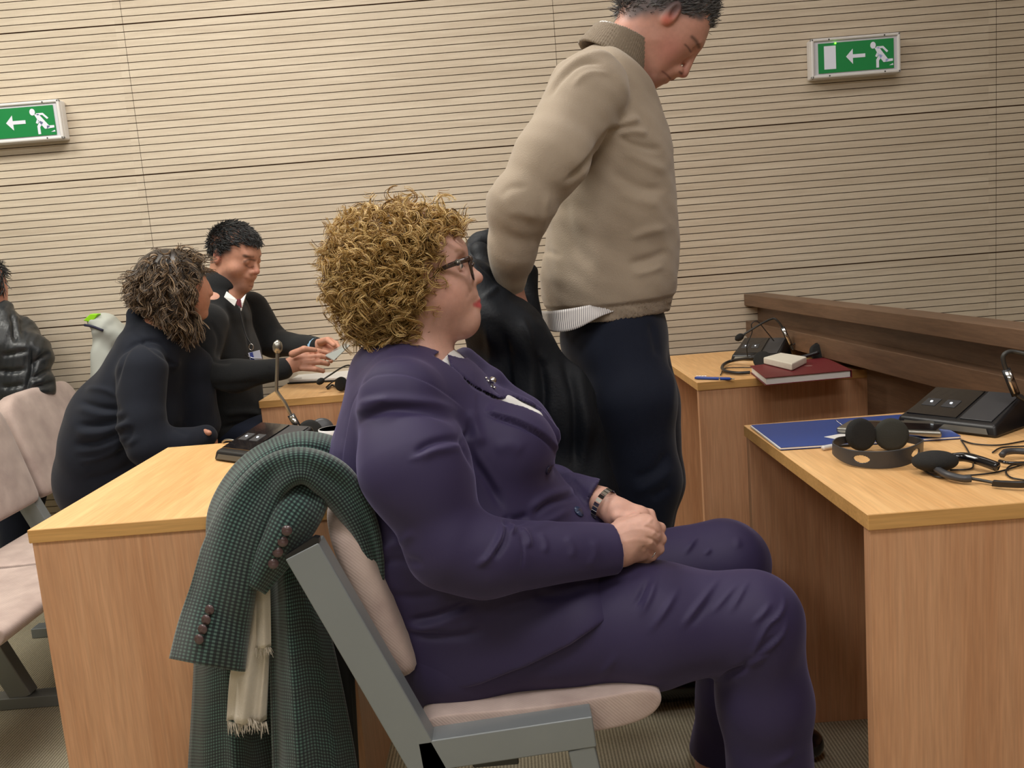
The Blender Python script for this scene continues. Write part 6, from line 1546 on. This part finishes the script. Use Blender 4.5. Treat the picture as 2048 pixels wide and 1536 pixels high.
cab('headband', [P(1540, 722, 2.92), P(1575, 719, 2.90), P(1608, 713, 2.88), P(1638, 704, 2.87)], .0065, hb4); cab('headband', [P(1530, 712, 2.97), P(1500, 716, 2.96), ZT(1462, 722, .012), ZT(1445, 732, .010), ZT(1450, 742, .009), ZT(1475, 746, .008), ZT(1500, 745, .009)], .0055, hb4)
cab('cable', [ZT(1441, 750, .004), ZT(1450, 737, .004), ZT(1480, 735, .004), ZT(1505, 735, .004)], .0018, hb4)
yk = 3.11; cab('cable', [P(1495, 715, yk), P(1494, 690, yk), P(1504, 665, yk), P(1503, 648, yk), P(1515, 643, yk), P(1530, 660, yk), P(1548, 682, yk)], .0018, hb4)
cab('cable', [P(1585, 690, yk), P(1602, 680, yk), P(1618, 682, yk), P(1624, 692, yk)], .0018, hb4); cab('cable', [P(1648, 700, yk-.1), P(1662, 692, yk-.1), P(1673, 692, yk-.1), P(1664, 704, yk-.1)], .0014, hb4)

# ================================================================== far left desk: open notebook; left desk bits
nb = thing('notebook', ZT(640, 762), 'open white notebook on the far left desk beneath the reading man\'s hands', 'notebook')
nq = [ZT(578, 768, .0), ZT(618, 746, .0), ZT(715, 738, .0), ZT(700, 762, .0)]
obj('pages', MB().prism([p+np.array([0, 0, .005]) for p in nq], (0, 0, .012)), M['paper'], nb, bevel=.003); obj('cover', MB().prism([nq[0]+(nq[0]-nq[2])*.02+np.array([0, 0, .001]), nq[1], nq[2], nq[3]+(nq[3]-nq[1])*.02+np.array([0, 0, .001])], (0, 0, .004)), M['black'], nb)
obj('ribbon_marker', MB().tube([nq[0]+np.array([-.004, -.004, .019]), nq[0]+np.array([.05, .01, .019])], .003, 6), M['paper'], nb)
hs5 = thing('headset', ZT(672, 775), 'small black headset on the far left desk behind the purple shoulder', 'headset', 'headphones lying on desks')
cup(hs5, ZT(682, 768, .03), (-.5, -.8, .2), .026); cab('headband', [ZT(655, 777, .005), ZT(665, 770, .006), ZT(680, 778, .006), ZT(700, 780, .006)], .004, hs5); cab('cable', [ZT(652, 775, .004), ZT(662, 766, .02), ZT(676, 757, .03)], .0025, hs5)
hs6 = thing('headset', ZT(632, 870), 'black headset on the left desk, peeking out above the checked coat', 'headset', 'headphones lying on desks')
cup(hs6, P(620, 864, 2.26), (.2, -1, .3), .032, .022); cup(hs6, P(644, 860, 2.30), (.2, -1, .3), .032, .022, mt=M['greyplastic'])
cu = thing('cup', ZT(665, 880), 'white rounded cup on the left desk, half hidden behind the purple shoulder', 'cup')
obj('cup_body', MB().lathe(P(672, 905, 2.22)*np.array([1, 1, 0])+np.array([0, 0, .75]), (0, 0, 1), [(0, .02), (.004, .03), (.02, .036), (.042, .038), (.042, .035), (.02, .03), (.012, 0)], 28), M['white_plastic'], cu, smooth=True)
tagp(obj('spectacle_arm', MB().tube(crv([ZT(445, 884, .004), ZT(452, 880, .012), ZT(468, 881, .012), ZT(484, 888, .004)], 6), .003, 8), M['steel'], center=True, smooth=True), 'thin silver curved rod on the left desk next to the microphone unit', 'rod')
